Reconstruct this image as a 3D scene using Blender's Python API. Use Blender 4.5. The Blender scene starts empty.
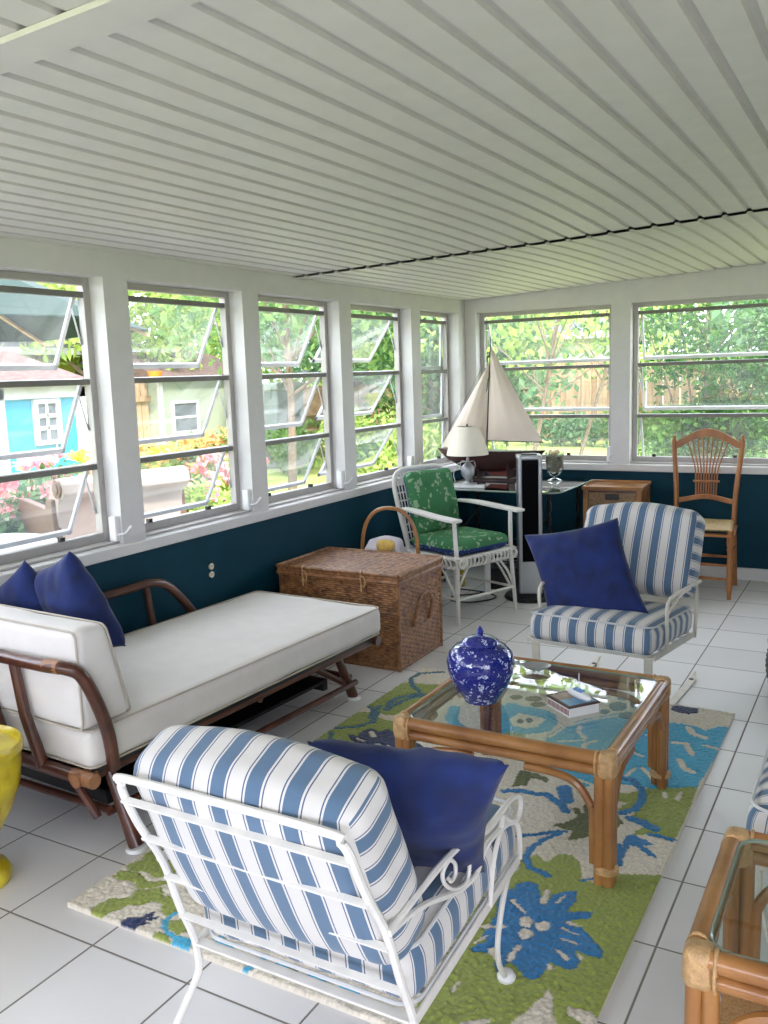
import bpy, bmesh, math, random
import numpy as np
from mathutils import Vector, Matrix, noise
random.seed(7)
R = math.radians
sc = bpy.context.scene
COL = sc.collection

# ------------------------------------------------------------------ camera, light, exposure
FPX = 891.385
CAMROT = ((0.869812, 0.492297, -0.03272), (0.046862, -0.148451, -0.987809), (-0.491153, 0.857675, -0.152195))      # right, down, forward
cam = bpy.data.cameras.new('camera'); cam_o = bpy.data.objects.new('camera', cam); COL.objects.link(cam_o)
cam.sensor_fit = 'HORIZONTAL'; cam.sensor_width = 36; cam.lens = FPX * 36 / 768
cam.clip_start = .02; cam.clip_end = 300
r_, d_, f_ = [Vector(v).normalized() for v in CAMROT]
cam_o.matrix_world = Matrix(((r_.x, -d_.x, -f_.x, 0), (r_.y, -d_.y, -f_.y, 0), (r_.z, -d_.z, -f_.z, 1.5), (0, 0, 0, 1)))
sc.camera = cam_o

world = bpy.data.worlds.new('world'); sc.world = world; world.use_nodes = True
wn = world.node_tree; wn.nodes.clear()
wo = wn.nodes.new('ShaderNodeOutputWorld'); wb = wn.nodes.new('ShaderNodeBackground')
wt = wn.nodes.new('ShaderNodeTexCoord'); wx = wn.nodes.new('ShaderNodeSeparateXYZ'); wr = wn.nodes.new('ShaderNodeValToRGB')
wn.links.new(wt.outputs['Generated'], wx.inputs[0]); wn.links.new(wx.outputs['Z'], wr.inputs[0])
wr.color_ramp.elements[0].position = 0.0; wr.color_ramp.elements[0].color = (.82, .86, 1.04, 1)
wr.color_ramp.elements[1].position = 1.0; wr.color_ramp.elements[1].color = (.94, .97, 1.10, 1)
wn.links.new(wr.outputs[0], wb.inputs[0]); wb.inputs[1].default_value = 1.5
wn.links.new(wb.outputs[0], wo.inputs[0])

sun = bpy.data.lights.new('sun', 'SUN'); sun.energy = 1.3; sun.angle = R(4); sun.color = (1, .96, .90)
sun_o = bpy.data.objects.new('sun', sun); COL.objects.link(sun_o)
sun_o.rotation_euler = Vector((-.55, .42, -.72)).to_track_quat('-Z', 'Y').to_euler()

sc.view_settings.view_transform = 'Standard'; sc.view_settings.look = 'None'
sc.view_settings.gamma = 1; sc.view_settings.use_curve_mapping = False
sc.view_settings.exposure = 2.54
sc.cycles.use_denoising = True
sc.cycles.max_bounces = 10; sc.cycles.diffuse_bounces = 5; sc.cycles.transparent_max_bounces = 16
sc.cycles.sample_clamp_indirect = 6

def portal(loc, rot, sx, sy):
    l = bpy.data.lights.new('portal', 'AREA'); l.shape = 'RECTANGLE'; l.size = sx; l.size_y = sy
    l.cycles.is_portal = True
    o = bpy.data.objects.new('portal', l); COL.objects.link(o); o.location = loc; o.rotation_euler = rot
portal((-3.2, 2.2, 1.37), (0, R(-90), 0), 1.2, 8.6)
portal((-.5, 6.75, 1.37), (R(-90), 0, 0), 4.8, 1.2)
portal((-.9, -2.4, 1.2), (R(90), 0, 0), 4.2, 2.1)
portal((2.1, -.7, 1.1), (0, R(90), 0), 2.1, 2.3)

# ------------------------------------------------------------------ materials
def new_mat(name):
    m = bpy.data.materials.new(name); m.use_nodes = True
    nt = m.node_tree
    return m, nt, nt.nodes['Principled BSDF']
def srgb(r, g, b):
    f = lambda c: ((c/255+.055)/1.055)**2.4 if c > 10 else c/255/12.92
    return (f(r), f(g), f(b), 1)
def N(nt, t, **k):
    n = nt.nodes.new(t)
    for a, b in k.items(): setattr(n, a, b)
    return n
def mat(name, col, rough=.5, metal=0, spec=.5, nscale=0, var=.15, bump=0, bscale=None, stretch=None, coat=0, trans=0, sheen=0, cols=None):
    """procedural: noise varies the colour between two tones of the thing's own colour, optional bump"""
    m, nt, p = new_mat(name)
    p.inputs['Base Color'].default_value = col; p.inputs['Roughness'].default_value = rough
    p.inputs['Metallic'].default_value = metal; p.inputs['Specular IOR Level'].default_value = spec
    if coat: p.inputs['Coat Weight'].default_value = coat
    if trans: p.inputs['Transmission Weight'].default_value = trans
    if sheen: p.inputs['Sheen Weight'].default_value = sheen
    tc = N(nt, 'ShaderNodeTexCoord'); mp = N(nt, 'ShaderNodeMapping')
    nt.links.new(tc.outputs['Object'], mp.inputs[0])
    if stretch: mp.inputs['Scale'].default_value = stretch
    ns = N(nt, 'ShaderNodeTexNoise'); ns.inputs['Scale'].default_value = nscale or 12; ns.inputs['Detail'].default_value = 4
    nt.links.new(mp.outputs[0], ns.inputs['Vector'])
    cr = N(nt, 'ShaderNodeValToRGB')
    c = col
    a = tuple(x*(1-var) for x in c[:3]) + (1,); b = tuple(min(1, x*(1+var)) for x in c[:3]) + (1,)
    if cols: a, b = cols
    cr.color_ramp.elements[0].position = .3; cr.color_ramp.elements[0].color = a
    cr.color_ramp.elements[1].position = .7; cr.color_ramp.elements[1].color = b
    nt.links.new(ns.outputs[0], cr.inputs[0]); nt.links.new(cr.outputs[0], p.inputs['Base Color'])
    if bump:
        nb = N(nt, 'ShaderNodeTexNoise'); nb.inputs['Scale'].default_value = bscale or 60; nb.inputs['Detail'].default_value = 3
        nt.links.new(mp.outputs[0], nb.inputs['Vector'])
        bp = N(nt, 'ShaderNodeBump'); bp.inputs['Strength'].default_value = bump; bp.inputs['Distance'].default_value = .01
        nt.links.new(nb.outputs[0], bp.inputs['Height']); nt.links.new(bp.outputs[0], p.inputs['Normal'])
    return m

MWHITE = mat('white_paint', srgb(212, 210, 208), .45, var=.03, bump=.05, bscale=30)
MCEIL = mat('ceiling_paint', srgb(216, 214, 208), .5, var=.03)
MGROOVE = mat('ceiling_groove', srgb(202, 200, 194), .6, var=.03)
MALU = mat('aluminium_frame', srgb(176, 172, 168), .45, metal=.3, var=.06)
MALUL = mat('sash_white', srgb(200, 200, 202), .4, var=.03)
MBACKLIT = mat('rail_backlit', srgb(120, 118, 112), .5, metal=.2, var=.08)  # backlit darkness of the rails put into a greyer colour
MTEAL = mat('teal_wall', srgb(0, 56, 72), .6, spec=.2, var=.06, bump=.04, bscale=40)
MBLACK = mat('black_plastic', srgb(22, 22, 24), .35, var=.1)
MGROUT = mat('grout', srgb(110, 106, 100), .8)
MRATTAN = mat('rattan', srgb(164, 108, 62), .32, nscale=7, stretch=(1, 1, 1), cols=(srgb(132, 82, 40), srgb(178, 126, 70)), coat=.3, bump=.05, bscale=90)
MRATDARK = mat('rattan_dark', srgb(96, 54, 34), .3, nscale=9, cols=(srgb(58, 30, 20), srgb(98, 54, 36)), coat=.4)
MBIND = mat('rattan_binding', srgb(190, 152, 104), .4, nscale=60, var=.2, bump=.4, bscale=200)
MCREAM = mat('cream_canvas', srgb(224, 219, 213), .85, var=.03, sheen=.2, bump=.12, bscale=25)
MCREAMP = mat('cream_piping', srgb(190, 180, 166), .8, var=.05)
MBLUE = mat('blue_velvet', srgb(8, 30, 84), .85, nscale=14, cols=(srgb(5, 23, 68), srgb(11, 38, 102)), sheen=.12, bump=.25, bscale=18)
MIRON = mat('white_iron', srgb(226, 222, 214), .35, nscale=20, var=.06)
MIRONG = mat('cream_iron', srgb(214, 206, 192), .4, nscale=20, var=.08)
MWICKW = mat('white_wicker', srgb(222, 219, 212), .45, nscale=80, var=.06)
MWICK = mat('brown_wicker', srgb(140, 86, 48), .45, nscale=35, cols=(srgb(92, 56, 30), srgb(172, 120, 74)), coat=.15, bump=.3, bscale=160)
MWICKG = mat('grey_wicker', srgb(96, 90, 78), .6, nscale=60, var=.3)
MOAK = mat('oak', srgb(166, 108, 58), .4, nscale=10, stretch=(1, 1, .15), cols=(srgb(140, 86, 42), srgb(184, 124, 72)))
MRUSH = mat('rush', srgb(186, 160, 116), .7, nscale=70, var=.2, bump=.3, bscale=150)
MYELLOW = mat('yellow_glaze', srgb(200, 178, 30), .3, nscale=16, cols=(srgb(176, 150, 20), srgb(214, 196, 44)), coat=.4, bump=.1, bscale=15)
MIRONK = mat('dark_iron', srgb(30, 34, 36), .45, metal=.5, nscale=25, var=.2)
MGRILLE = mat('grille_black', srgb(12, 12, 14), .8, spec=.1, var=.1)
MSILVER = mat('silver_plastic', srgb(176, 178, 180), .3, metal=.4, var=.03)
MGREY = mat('dark_grey_plastic', srgb(62, 64, 68), .4, var=.05)
MSAIL = mat('sail_cloth', srgb(226, 212, 196), .8, nscale=6, var=.04)
MHULL = mat('boat_hull', srgb(52, 22, 18), .3, nscale=10, var=.2)
MSHADE = mat('lamp_shade', srgb(236, 228, 212), .8, var=.02)
MRED = mat('rust_paint', srgb(120, 44, 30), .4, var=.1)
MTOWEL = mat('lavender_towel', srgb(206, 200, 210), .9, nscale=30, var=.05, bump=.2, bscale=60)
MYEL = mat('mustard_cloth', srgb(206, 172, 90), .8, nscale=40, var=.2)
MWHITE2 = mat('white_plastic', srgb(232, 232, 230), .3, var=.02)

def glass_mat(name, tint=(1, 1, 1, 1), refl=1.0, haze=0.0, rough=.0, ior=1.5):
    m = bpy.data.materials.new(name); m.use_nodes = True; nt = m.node_tree; nt.nodes.clear()
    out = N(nt, 'ShaderNodeOutputMaterial'); tr = N(nt, 'ShaderNodeBsdfTransparent'); gl = N(nt, 'ShaderNodeBsdfGlossy')
    tr.inputs[0].default_value = tint; gl.inputs['Roughness'].default_value = rough
    fr = N(nt, 'ShaderNodeFresnel'); fr.inputs[0].default_value = ior
    mu = N(nt, 'ShaderNodeMath', operation='MULTIPLY'); mu.inputs[1].default_value = refl; mu.use_clamp = True
    ge = N(nt, 'ShaderNodeNewGeometry'); mi_ = N(nt, 'ShaderNodeMapRange'); mi_.inputs['To Min'].default_value = ior; mi_.inputs['To Max'].default_value = 1/ior
    nt.links.new(ge.outputs['Backfacing'], mi_.inputs['Value']); nt.links.new(mi_.outputs[0], fr.inputs[0])
    nt.links.new(fr.outputs[0], mu.inputs[0])
    mx = N(nt, 'ShaderNodeMixShader'); nt.links.new(mu.outputs[0], mx.inputs[0])
    nt.links.new(tr.outputs[0], mx.inputs[1]); nt.links.new(gl.outputs[0], mx.inputs[2])
    last = mx
    if haze:
        df = N(nt, 'ShaderNodeBsdfTranslucent'); df.inputs[0].default_value = (.9, .93, .95, 1)
        d2 = N(nt, 'ShaderNodeBsdfDiffuse'); d2.inputs[0].default_value = (.9, .93, .95, 1)
        m2 = N(nt, 'ShaderNodeMixShader'); m2.inputs[0].default_value = .5
        nt.links.new(df.outputs[0], m2.inputs[1]); nt.links.new(d2.outputs[0], m2.inputs[2])
        ns = N(nt, 'ShaderNodeTexNoise'); ns.inputs['Scale'].default_value = 5; ns.inputs['Detail'].default_value = 2
        mh = N(nt, 'ShaderNodeMath', operation='MULTIPLY'); mh.inputs[1].default_value = haze*2
        nt.links.new(ns.outputs[0], mh.inputs[0])
        m3 = N(nt, 'ShaderNodeMixShader'); nt.links.new(mh.outputs[0], m3.inputs[0])
        nt.links.new(mx.outputs[0], m3.inputs[1]); nt.links.new(m2.outputs[0], m3.inputs[2]); last = m3
    nt.links.new(last.outputs[0], out.inputs[0])
    return m
MPANE = glass_mat('window_glass', (.95, .97, .96, 1), 1.6, haze=.03)
MTABLEG = glass_mat('table_glass', (.90, .94, .92, 1), 1.0)
MCLEAR = glass_mat('clear_glass', (.86, .9, .88, 1), 2.2)
MGEDGE = mat('glass_edge', srgb(140, 156, 142), .15, coat=.5)

def stripe_mat():
    m, nt, p = new_mat('striped_canvas'); p.inputs['Roughness'].default_value = .85; p.inputs['Sheen Weight'].default_value = .2
    uv = N(nt, 'ShaderNodeUVMap'); sp = N(nt, 'ShaderNodeSeparateXYZ'); nt.links.new(uv.outputs[0], sp.inputs[0])
    dv = N(nt, 'ShaderNodeMath', operation='DIVIDE'); dv.inputs[1].default_value = .078; nt.links.new(sp.outputs[0], dv.inputs[0])
    fr = N(nt, 'ShaderNodeMath', operation='FRACT'); nt.links.new(dv.outputs[0], fr.inputs[0])
    cr = N(nt, 'ShaderNodeValToRGB'); cr.color_ramp.interpolation = 'CONSTANT'
    W = srgb(212, 208, 202); B = srgb(86, 112, 138); B2 = srgb(68, 92, 122)
    stops = [(0, B), (.40, W), (.455, B2), (.49, W), (.91, B2), (.945, W)]
    el = cr.color_ramp.elements
    el[0].position, el[0].color = stops[0]; el[1].position, el[1].color = stops[1]
    for a, b in stops[2:]:
        e = el.new(a); e.color = b
    nt.links.new(fr.outputs[0], cr.inputs[0]); nt.links.new(cr.outputs[0], p.inputs['Base Color'])
    tc = N(nt, 'ShaderNodeTexCoord'); nb = N(nt, 'ShaderNodeTexNoise'); nb.inputs['Scale'].default_value = 14
    nt.links.new(tc.outputs['Object'], nb.inputs['Vector'])
    bp = N(nt, 'ShaderNodeBump'); bp.inputs['Strength'].default_value = .15; bp.inputs['Distance'].default_value = .02
    nt.links.new(nb.outputs[0], bp.inputs['Height']); nt.links.new(bp.outputs[0], p.inputs['Normal'])
    return m
MSTRIPE = stripe_mat()

def floor_mat():
    m, nt, p = new_mat('floor_tiles'); L = nt.links.new
    tc = N(nt, 'ShaderNodeTexCoord'); sp = N(nt, 'ShaderNodeSeparateXYZ'); L(tc.outputs['Object'], sp.inputs[0])
    T = .336
    def axis(o, off):
        a = N(nt, 'ShaderNodeMath', operation='SUBTRACT'); L(o, a.inputs[0]); a.inputs[1].default_value = off
        b = N(nt, 'ShaderNodeMath', operation='DIVIDE'); L(a.outputs[0], b.inputs[0]); b.inputs[1].default_value = T
        fl = N(nt, 'ShaderNodeMath', operation='FLOOR'); L(b.outputs[0], fl.inputs[0])
        c = N(nt, 'ShaderNodeMath', operation='FRACT'); L(b.outputs[0], c.inputs[0])
        d = N(nt, 'ShaderNodeMath', operation='SUBTRACT'); L(c.outputs[0], d.inputs[0]); d.inputs[1].default_value = .5
        e = N(nt, 'ShaderNodeMath', operation='ABSOLUTE'); L(d.outputs[0], e.inputs[0])
        return e.outputs[0], fl.outputs[0]
    ax, fx = axis(sp.outputs[0], -.472); ay, fy = axis(sp.outputs[1], 1.507)
    mxm = N(nt, 'ShaderNodeMath', operation='MAXIMUM'); L(ax, mxm.inputs[0]); L(ay, mxm.inputs[1])
    g = N(nt, 'ShaderNodeMapRange'); g.inputs['From Min'].default_value = .4885; g.inputs['From Max'].default_value = .494; L(mxm.outputs[0], g.inputs['Value'])
    cb = N(nt, 'ShaderNodeCombineXYZ'); L(fx, cb.inputs[0]); L(fy, cb.inputs[1])
    wnz = N(nt, 'ShaderNodeTexWhiteNoise', noise_dimensions='2D'); L(cb.outputs[0], wnz.inputs['Vector'])
    nz = N(nt, 'ShaderNodeTexNoise'); nz.inputs['Scale'].default_value = 5; nz.inputs['Detail'].default_value = 5; L(tc.outputs['Object'], nz.inputs['Vector'])
    ad = N(nt, 'ShaderNodeMath', operation='ADD'); L(wnz.outputs[0], ad.inputs[0]); L(nz.outputs[0], ad.inputs[1])
    cr = N(nt, 'ShaderNodeValToRGB'); cr.color_ramp.elements[0].color = srgb(214, 211, 210); cr.color_ramp.elements[1].color = srgb(228, 225, 223)
    hf = N(nt, 'ShaderNodeMath', operation='MULTIPLY'); hf.inputs[1].default_value = .5; L(ad.outputs[0], hf.inputs[0]); L(hf.outputs[0], cr.inputs[0])
    mx = N(nt, 'ShaderNodeMixRGB'); L(g.outputs[0], mx.inputs[0]); L(cr.outputs[0], mx.inputs[1]); mx.inputs[2].default_value = srgb(124, 118, 110)
    L(mx.outputs[0], p.inputs['Base Color'])
    rr = N(nt, 'ShaderNodeMapRange'); L(g.outputs[0], rr.inputs['Value']); rr.inputs['To Min'].default_value = .33; rr.inputs['To Max'].default_value = .8
    L(rr.outputs[0], p.inputs['Roughness'])
    bp = N(nt, 'ShaderNodeBump'); bp.inputs['Strength'].default_value = .5; bp.inputs['Distance'].default_value = .003; bp.invert = True
    L(g.outputs[0], bp.inputs['Height']); L(bp.outputs[0], p.inputs['Normal'])
    return m
MFLOOR = floor_mat()

def attr_mat(name, attr, rough=.9, sheen=.3):
    m, nt, p = new_mat(name)
    a = N(nt, 'ShaderNodeAttribute'); a.attribute_name = attr
    nt.links.new(a.outputs['Color'], p.inputs['Base Color']); p.inputs['Roughness'].default_value = rough; p.inputs['Sheen Weight'].default_value = sheen
    return m
MRUG = attr_mat('rug_pile', 'tuft')

def print_mat(name, ground, marks, scale=22, thr=.42, rough=.8, coat=0, warp=.04, stretch=None):
    """ground colour with scattered printed blotches"""
    m, nt, p = new_mat(name); L = nt.links.new
    p.inputs['Roughness'].default_value = rough
    if coat: p.inputs['Coat Weight'].default_value = coat
    tc = N(nt, 'ShaderNodeTexCoord')
    nz = N(nt, 'ShaderNodeTexNoise'); nz.inputs['Scale'].default_value = scale*1.2; L(tc.outputs['Object'], nz.inputs['Vector'])
    mxv = N(nt, 'ShaderNodeMixRGB'); mxv.inputs[0].default_value = warp
    mp = N(nt, 'ShaderNodeMapping'); L(tc.outputs['Object'], mp.inputs[0]); mp.inputs['Scale'].default_value = stretch or (1, 1, 1); L(mp.outputs[0], mxv.inputs[1]); L(nz.outputs['Color'], mxv.inputs[2])
    vo = N(nt, 'ShaderNodeTexVoronoi'); vo.inputs['Scale'].default_value = scale; L(mxv.outputs[0], vo.inputs['Vector'])
    mr = N(nt, 'ShaderNodeMath', operation='LESS_THAN'); mr.inputs[1].default_value = thr; L(vo.outputs['Distance'], mr.inputs[0])
    mx = N(nt, 'ShaderNodeMixRGB'); L(mr.outputs[0], mx.inputs[0]); mx.inputs[1].default_value = ground; mx.inputs[2].default_value = marks
    L(mx.outputs[0], p.inputs['Base Color'])
    return m, nt, p, vo, mx
MJAR, nt_, p_, vo_, mx_ = print_mat('blue_white_porcelain', srgb(24, 34, 124), srgb(196, 206, 236), 64, .36, .12, .6)
# the blossoms: ring shaped marks plus fine branch lines
lo_ = N(nt_, 'ShaderNodeMath', operation='GREATER_THAN'); lo_.inputs[1].default_value = .14; nt_.links.new(vo_.outputs['Distance'], lo_.inputs[0])
ml_ = N(nt_, 'ShaderNodeMath', operation='MULTIPLY'); nt_.links.new(lo_.outputs[0], ml_.inputs[0]); nt_.links.new(mx_.inputs[0].links[0].from_socket, ml_.inputs[1])
vc_ = N(nt_, 'ShaderNodeSeparateColor'); nt_.links.new(vo_.outputs['Color'], vc_.inputs[0])
gt_ = N(nt_, 'ShaderNodeMath', operation='GREATER_THAN'); gt_.inputs[1].default_value = .58; nt_.links.new(vc_.outputs[0], gt_.inputs[0])
m2_ = N(nt_, 'ShaderNodeMath', operation='MULTIPLY'); nt_.links.new(ml_.outputs[0], m2_.inputs[0]); nt_.links.new(gt_.outputs[0], m2_.inputs[1])
v3_ = N(nt_, 'ShaderNodeTexVoronoi', feature='DISTANCE_TO_EDGE'); v3_.inputs['Scale'].default_value = 46
tc_ = N(nt_, 'ShaderNodeTexCoord'); nt_.links.new(tc_.outputs['Object'], v3_.inputs['Vector'])
e3_ = N(nt_, 'ShaderNodeMath', operation='LESS_THAN'); e3_.inputs[1].default_value = .012; nt_.links.new(v3_.outputs['Distance'], e3_.inputs[0])
s3_ = N(nt_, 'ShaderNodeMath', operation='MULTIPLY'); s3_.inputs[1].default_value = .16; nt_.links.new(e3_.outputs[0], s3_.inputs[0])
a3_ = N(nt_, 'ShaderNodeMath', operation='MAXIMUM'); nt_.links.new(m2_.outputs[0], a3_.inputs[0]); nt_.links.new(s3_.outputs[0], a3_.inputs[1])
nt_.links.new(a3_.outputs[0], mx_.inputs[0])
MGREEN = print_mat('green_floral_print', srgb(56, 122, 74), srgb(142, 172, 138), 15, .33, .8, warp=.16, stretch=(1, 2.2, .8))[0]
MNAVYP = print_mat('navy_floral_print', srgb(28, 52, 110), srgb(120, 160, 190), 30, .3, .8)[0]

def leaf_mat(name, c1, c2, emit=0):
    m = bpy.data.materials.new(name); m.use_nodes = True; nt = m.node_tree; nt.nodes.clear(); L = nt.links.new
    out = N(nt, 'ShaderNodeOutputMaterial'); d = N(nt, 'ShaderNodeBsdfDiffuse'); t = N(nt, 'ShaderNodeBsdfTranslucent')
    g = N(nt, 'ShaderNodeNewGeometry'); tc = N(nt, 'ShaderNodeTexCoord')
    n = N(nt, 'ShaderNodeTexNoise'); n.inputs['Scale'].default_value = 1.6; L(tc.outputs['Object'], n.inputs['Vector'])
    ad = N(nt, 'ShaderNodeMath', operation='ADD'); L(n.outputs[0], ad.inputs[0]); L(g.outputs['Random Per Island'], ad.inputs[1])
    hf = N(nt, 'ShaderNodeMath', operation='MULTIPLY'); hf.inputs[1].default_value = .5; L(ad.outputs[0], hf.inputs[0])
    cr = N(nt, 'ShaderNodeValToRGB'); cr.color_ramp.elements[0].color = c1; cr.color_ramp.elements[1].color = c2
    cr.color_ramp.elements[0].position = .25; cr.color_ramp.elements[1].position = .75
    L(hf.outputs[0], cr.inputs[0]); L(cr.outputs[0], d.inputs[0]); L(cr.outputs[0], t.inputs[0])
    mx = N(nt, 'ShaderNodeMixShader'); mx.inputs[0].default_value = .45; L(d.outputs[0], mx.inputs[1]); L(t.outputs[0], mx.inputs[2]); L(mx.outputs[0], out.inputs[0])
    return m
MLEAFY = leaf_mat('leaf_yellow_green', srgb(122, 148, 84), srgb(178, 196, 112))
MLEAFM = leaf_mat('leaf_mid_green', srgb(80, 112, 68), srgb(132, 160, 96))
MLEAFB = leaf_mat('leaf_blue_green', srgb(88, 124, 92), srgb(142, 172, 130))
MLEAFD = leaf_mat('leaf_dark_green', srgb(40, 76, 42), srgb(86, 124, 62))
MPINK = leaf_mat('blossom_pink', srgb(214, 130, 146), srgb(232, 190, 186))
MORANGE = leaf_mat('blossom_orange', srgb(206, 150, 96), srgb(224, 196, 130))
MYFLW = leaf_mat('blossom_yellow', srgb(220, 200, 60), srgb(240, 226, 120))
MBARK = mat('bark', srgb(112, 96, 80), .9, nscale=20, var=.25, bump=.5, bscale=30)
MGRASS = mat('lawn', srgb(142, 160, 78), .95, nscale=1.2, cols=(srgb(140, 156, 76), srgb(184, 190, 108)), bump=.6, bscale=60)
MPATIO = mat('patio_concrete', srgb(140, 137, 136), .9, nscale=4, var=.1)

# ------------------------------------------------------------------ geometry helpers
class MB:
    def __init__(s): s.v = []; s.f = []; s.m = []; s.uv = []
    def add(s, vs, fs, mi=0, uvs=None):
        b = len(s.v); s.v += [tuple(p) for p in vs]
        for i, f in enumerate(fs):
            s.f.append(tuple(b+k for k in f)); s.m.append(mi); s.uv.append(uvs[i] if uvs else None)
        return s
    def box(s, c, d, rot=None, mi=0):
        hx, hy, hz = d[0]/2, d[1]/2, d[2]/2
        P = [Vector((x*hx, y*hy, z*hz)) for x in (-1, 1) for y in (-1, 1) for z in (-1, 1)]
        if rot is not None: P = [rot @ p for p in P]
        P = [p + Vector(c) for p in P]
        return s.add(P, [(0, 1, 3, 2), (4, 6, 7, 5), (0, 4, 5, 1), (2, 3, 7, 6), (0, 2, 6, 4), (1, 5, 7, 3)], mi)
    def bb(s, x0, x1, y0, y1, z0, z1, mi=0):
        return s.box(((x0+x1)/2, (y0+y1)/2, (z0+z1)/2), (abs(x1-x0), abs(y1-y0), abs(z1-z0)), mi=mi)
    def bar(s, a, b, w, t, up=(0, 0, 1), mi=0):
        a, b = Vector(a), Vector(b); d = (b-a); L = d.length; z = d.normalized()
        u = Vector(up); x = u.cross(z)
        if x.length < 1e-4: x = Vector((1, 0, 0)).cross(z)
        x.normalize(); y = z.cross(x)
        rot = Matrix((x, y, z)).transposed()
        return s.box((a+b)/2, (w, t, L), rot, mi)
    def tube(s, pts, r, n=8, closed=False, mi=0, flat=1.0):
        pts = [Vector(p) for p in pts]; m = len(pts)
        rs = r if isinstance(r, (list, tuple)) else [r]*m
        tang = []
        for i in range(m):
            if closed: t = pts[(i+1) % m] - pts[i-1]
            elif i == 0: t = pts[1]-pts[0]
            elif i == m-1: t = pts[-1]-pts[-2]
            else: t = pts[i+1]-pts[i-1]
            tang.append(t.normalized() if t.length > 1e-9 else Vector((0, 0, 1)))
        a = Vector((0, 0, 1)) if abs(tang[0].z) < .9 else Vector((1, 0, 0))
        nrm = (a - tang[0]*a.dot(tang[0])).normalized()
        vs = []
        for i in range(m):
            if i: nrm = (nrm - tang[i]*nrm.dot(tang[i]));  nrm = nrm.normalized() if nrm.length > 1e-6 else a
            bn = tang[i].cross(nrm)
            for k in range(n):
                an = 2*math.pi*k/n
                vs.append(pts[i] + (nrm*math.cos(an) + bn*math.sin(an)*flat)*rs[i])
        fs = []
        for i in range(m if closed else m-1):
            j = (i+1) % m
            for k in range(n):
                k2 = (k+1) % n; fs.append((i*n+k, i*n+k2, j*n+k2, j*n+k))
        if not closed: fs += [tuple(range(n))[::-1], tuple((m-1)*n+k for k in range(n))]
        return s.add(vs, fs, mi)
    def lathe(s, prof, n=32, c=(0, 0, 0), mi=0, sq=1.0):
        c = Vector(c); vs = []; m = len(prof)
        for r, z in prof:
            for k in range(n):
                a = 2*math.pi*k/n; vs.append(c + Vector((r*math.cos(a), r*math.sin(a)*sq, z)))
        fs = []
        for i in range(m-1):
            for k in range(n):
                k2 = (k+1) % n; fs.append((i*n+k, i*n+k2, (i+1)*n+k2, (i+1)*n+k))
        if prof[0][0] > 1e-4: fs.append(tuple(range(n))[::-1])
        if prof[-1][0] > 1e-4: fs.append(tuple((m-1)*n+k for k in range(n)))
        return s.add(vs, fs, mi)
    def prism(s, poly, a, b, axis='z', mi=0):
        """polygon in the plane across the axis, from a to b"""
        def P(u, v, w): return (u, v, w) if axis == 'z' else ((w, u, v) if axis == 'x' else (u, w, v))
        n = len(poly); vs = [P(u, v, a) for u, v in poly] + [P(u, v, b) for u, v in poly]
        fs = [tuple(range(n))[::-1], tuple(range(n, 2*n))] + [(i, (i+1) % n, n+(i+1) % n, n+i) for i in range(n)]
        return s.add(vs, fs, mi)
    def grid(s, fn, nu, nv, mi=0, uvf=None, flip=False):
        vs = [fn(i/nu, j/nv) for j in range(nv+1) for i in range(nu+1)]
        fs = []; uvs = []
        for j in range(nv):
            for i in range(nu):
                a = j*(nu+1)+i; f = (a, a+1, a+nu+2, a+nu+1)
                u = [(i/nu, j/nv), ((i+1)/nu, j/nv), ((i+1)/nu, (j+1)/nv), (i/nu, (j+1)/nv)]
                if flip: f = f[::-1]; u = u[::-1]
                fs.append(f)
                if uvf: uvs.append([uvf(*q) for q in u])
        return s.add(vs, fs, mi, uvs if uvf else None)
    def build(s, name, mats, parent=None, smooth=True, merge=False, bevel=0, auto=40, sub=0):
        me = bpy.data.meshes.new(name); me.from_pydata(s.v, [], s.f)
        mats = mats if isinstance(mats, (list, tuple)) else [mats]
        for m in mats: me.materials.append(m)
        me.polygons.foreach_set('material_index', s.m)
        if any(u for u in s.uv):
            ul = me.uv_layers.new(name='UVMap')
            for p, u in zip(me.polygons, s.uv):
                if u:
                    for li, q in zip(p.loop_indices, u): ul.data[li].uv = q
        bm = bmesh.new(); bm.from_mesh(me)
        if merge: bmesh.ops.remove_doubles(bm, verts=bm.verts, dist=2e-5)
        bmesh.ops.recalc_face_normals(bm, faces=bm.faces)
        bm.to_mesh(me); bm.free()
        if smooth:
            me.polygons.foreach_set('use_smooth', [True]*len(me.polygons))
            if auto: me.set_sharp_from_angle(angle=R(auto))
        me.update()
        o = bpy.data.objects.new(name, me); COL.objects.link(o)
        if parent is not None: o.parent = parent
        if bevel:
            b = o.modifiers.new('bevel', 'BEVEL'); b.width = bevel; b.segments = 2; b.limit_method = 'ANGLE'; b.angle_limit = R(40)
        return o

def spl(pts, k=6, closed=False):
    P = [Vector(p) for p in pts]; n = len(P); out = []
    rng = n if closed else n-1
    for i in range(rng):
        if closed: p0, p1, p2, p3 = P[i-1], P[i], P[(i+1) % n], P[(i+2) % n]
        else: p0, p1, p2, p3 = P[max(i-1, 0)], P[i], P[i+1], P[min(i+2, n-1)]
        for j in range(k):
            t = j/k
            out.append(.5*((2*p1)+(-p0+p2)*t+(2*p0-5*p1+4*p2-p3)*t*t+(-p0+3*p1-3*p2+p3)*t**3))
    if not closed: out.append(P[-1])
    return out

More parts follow.
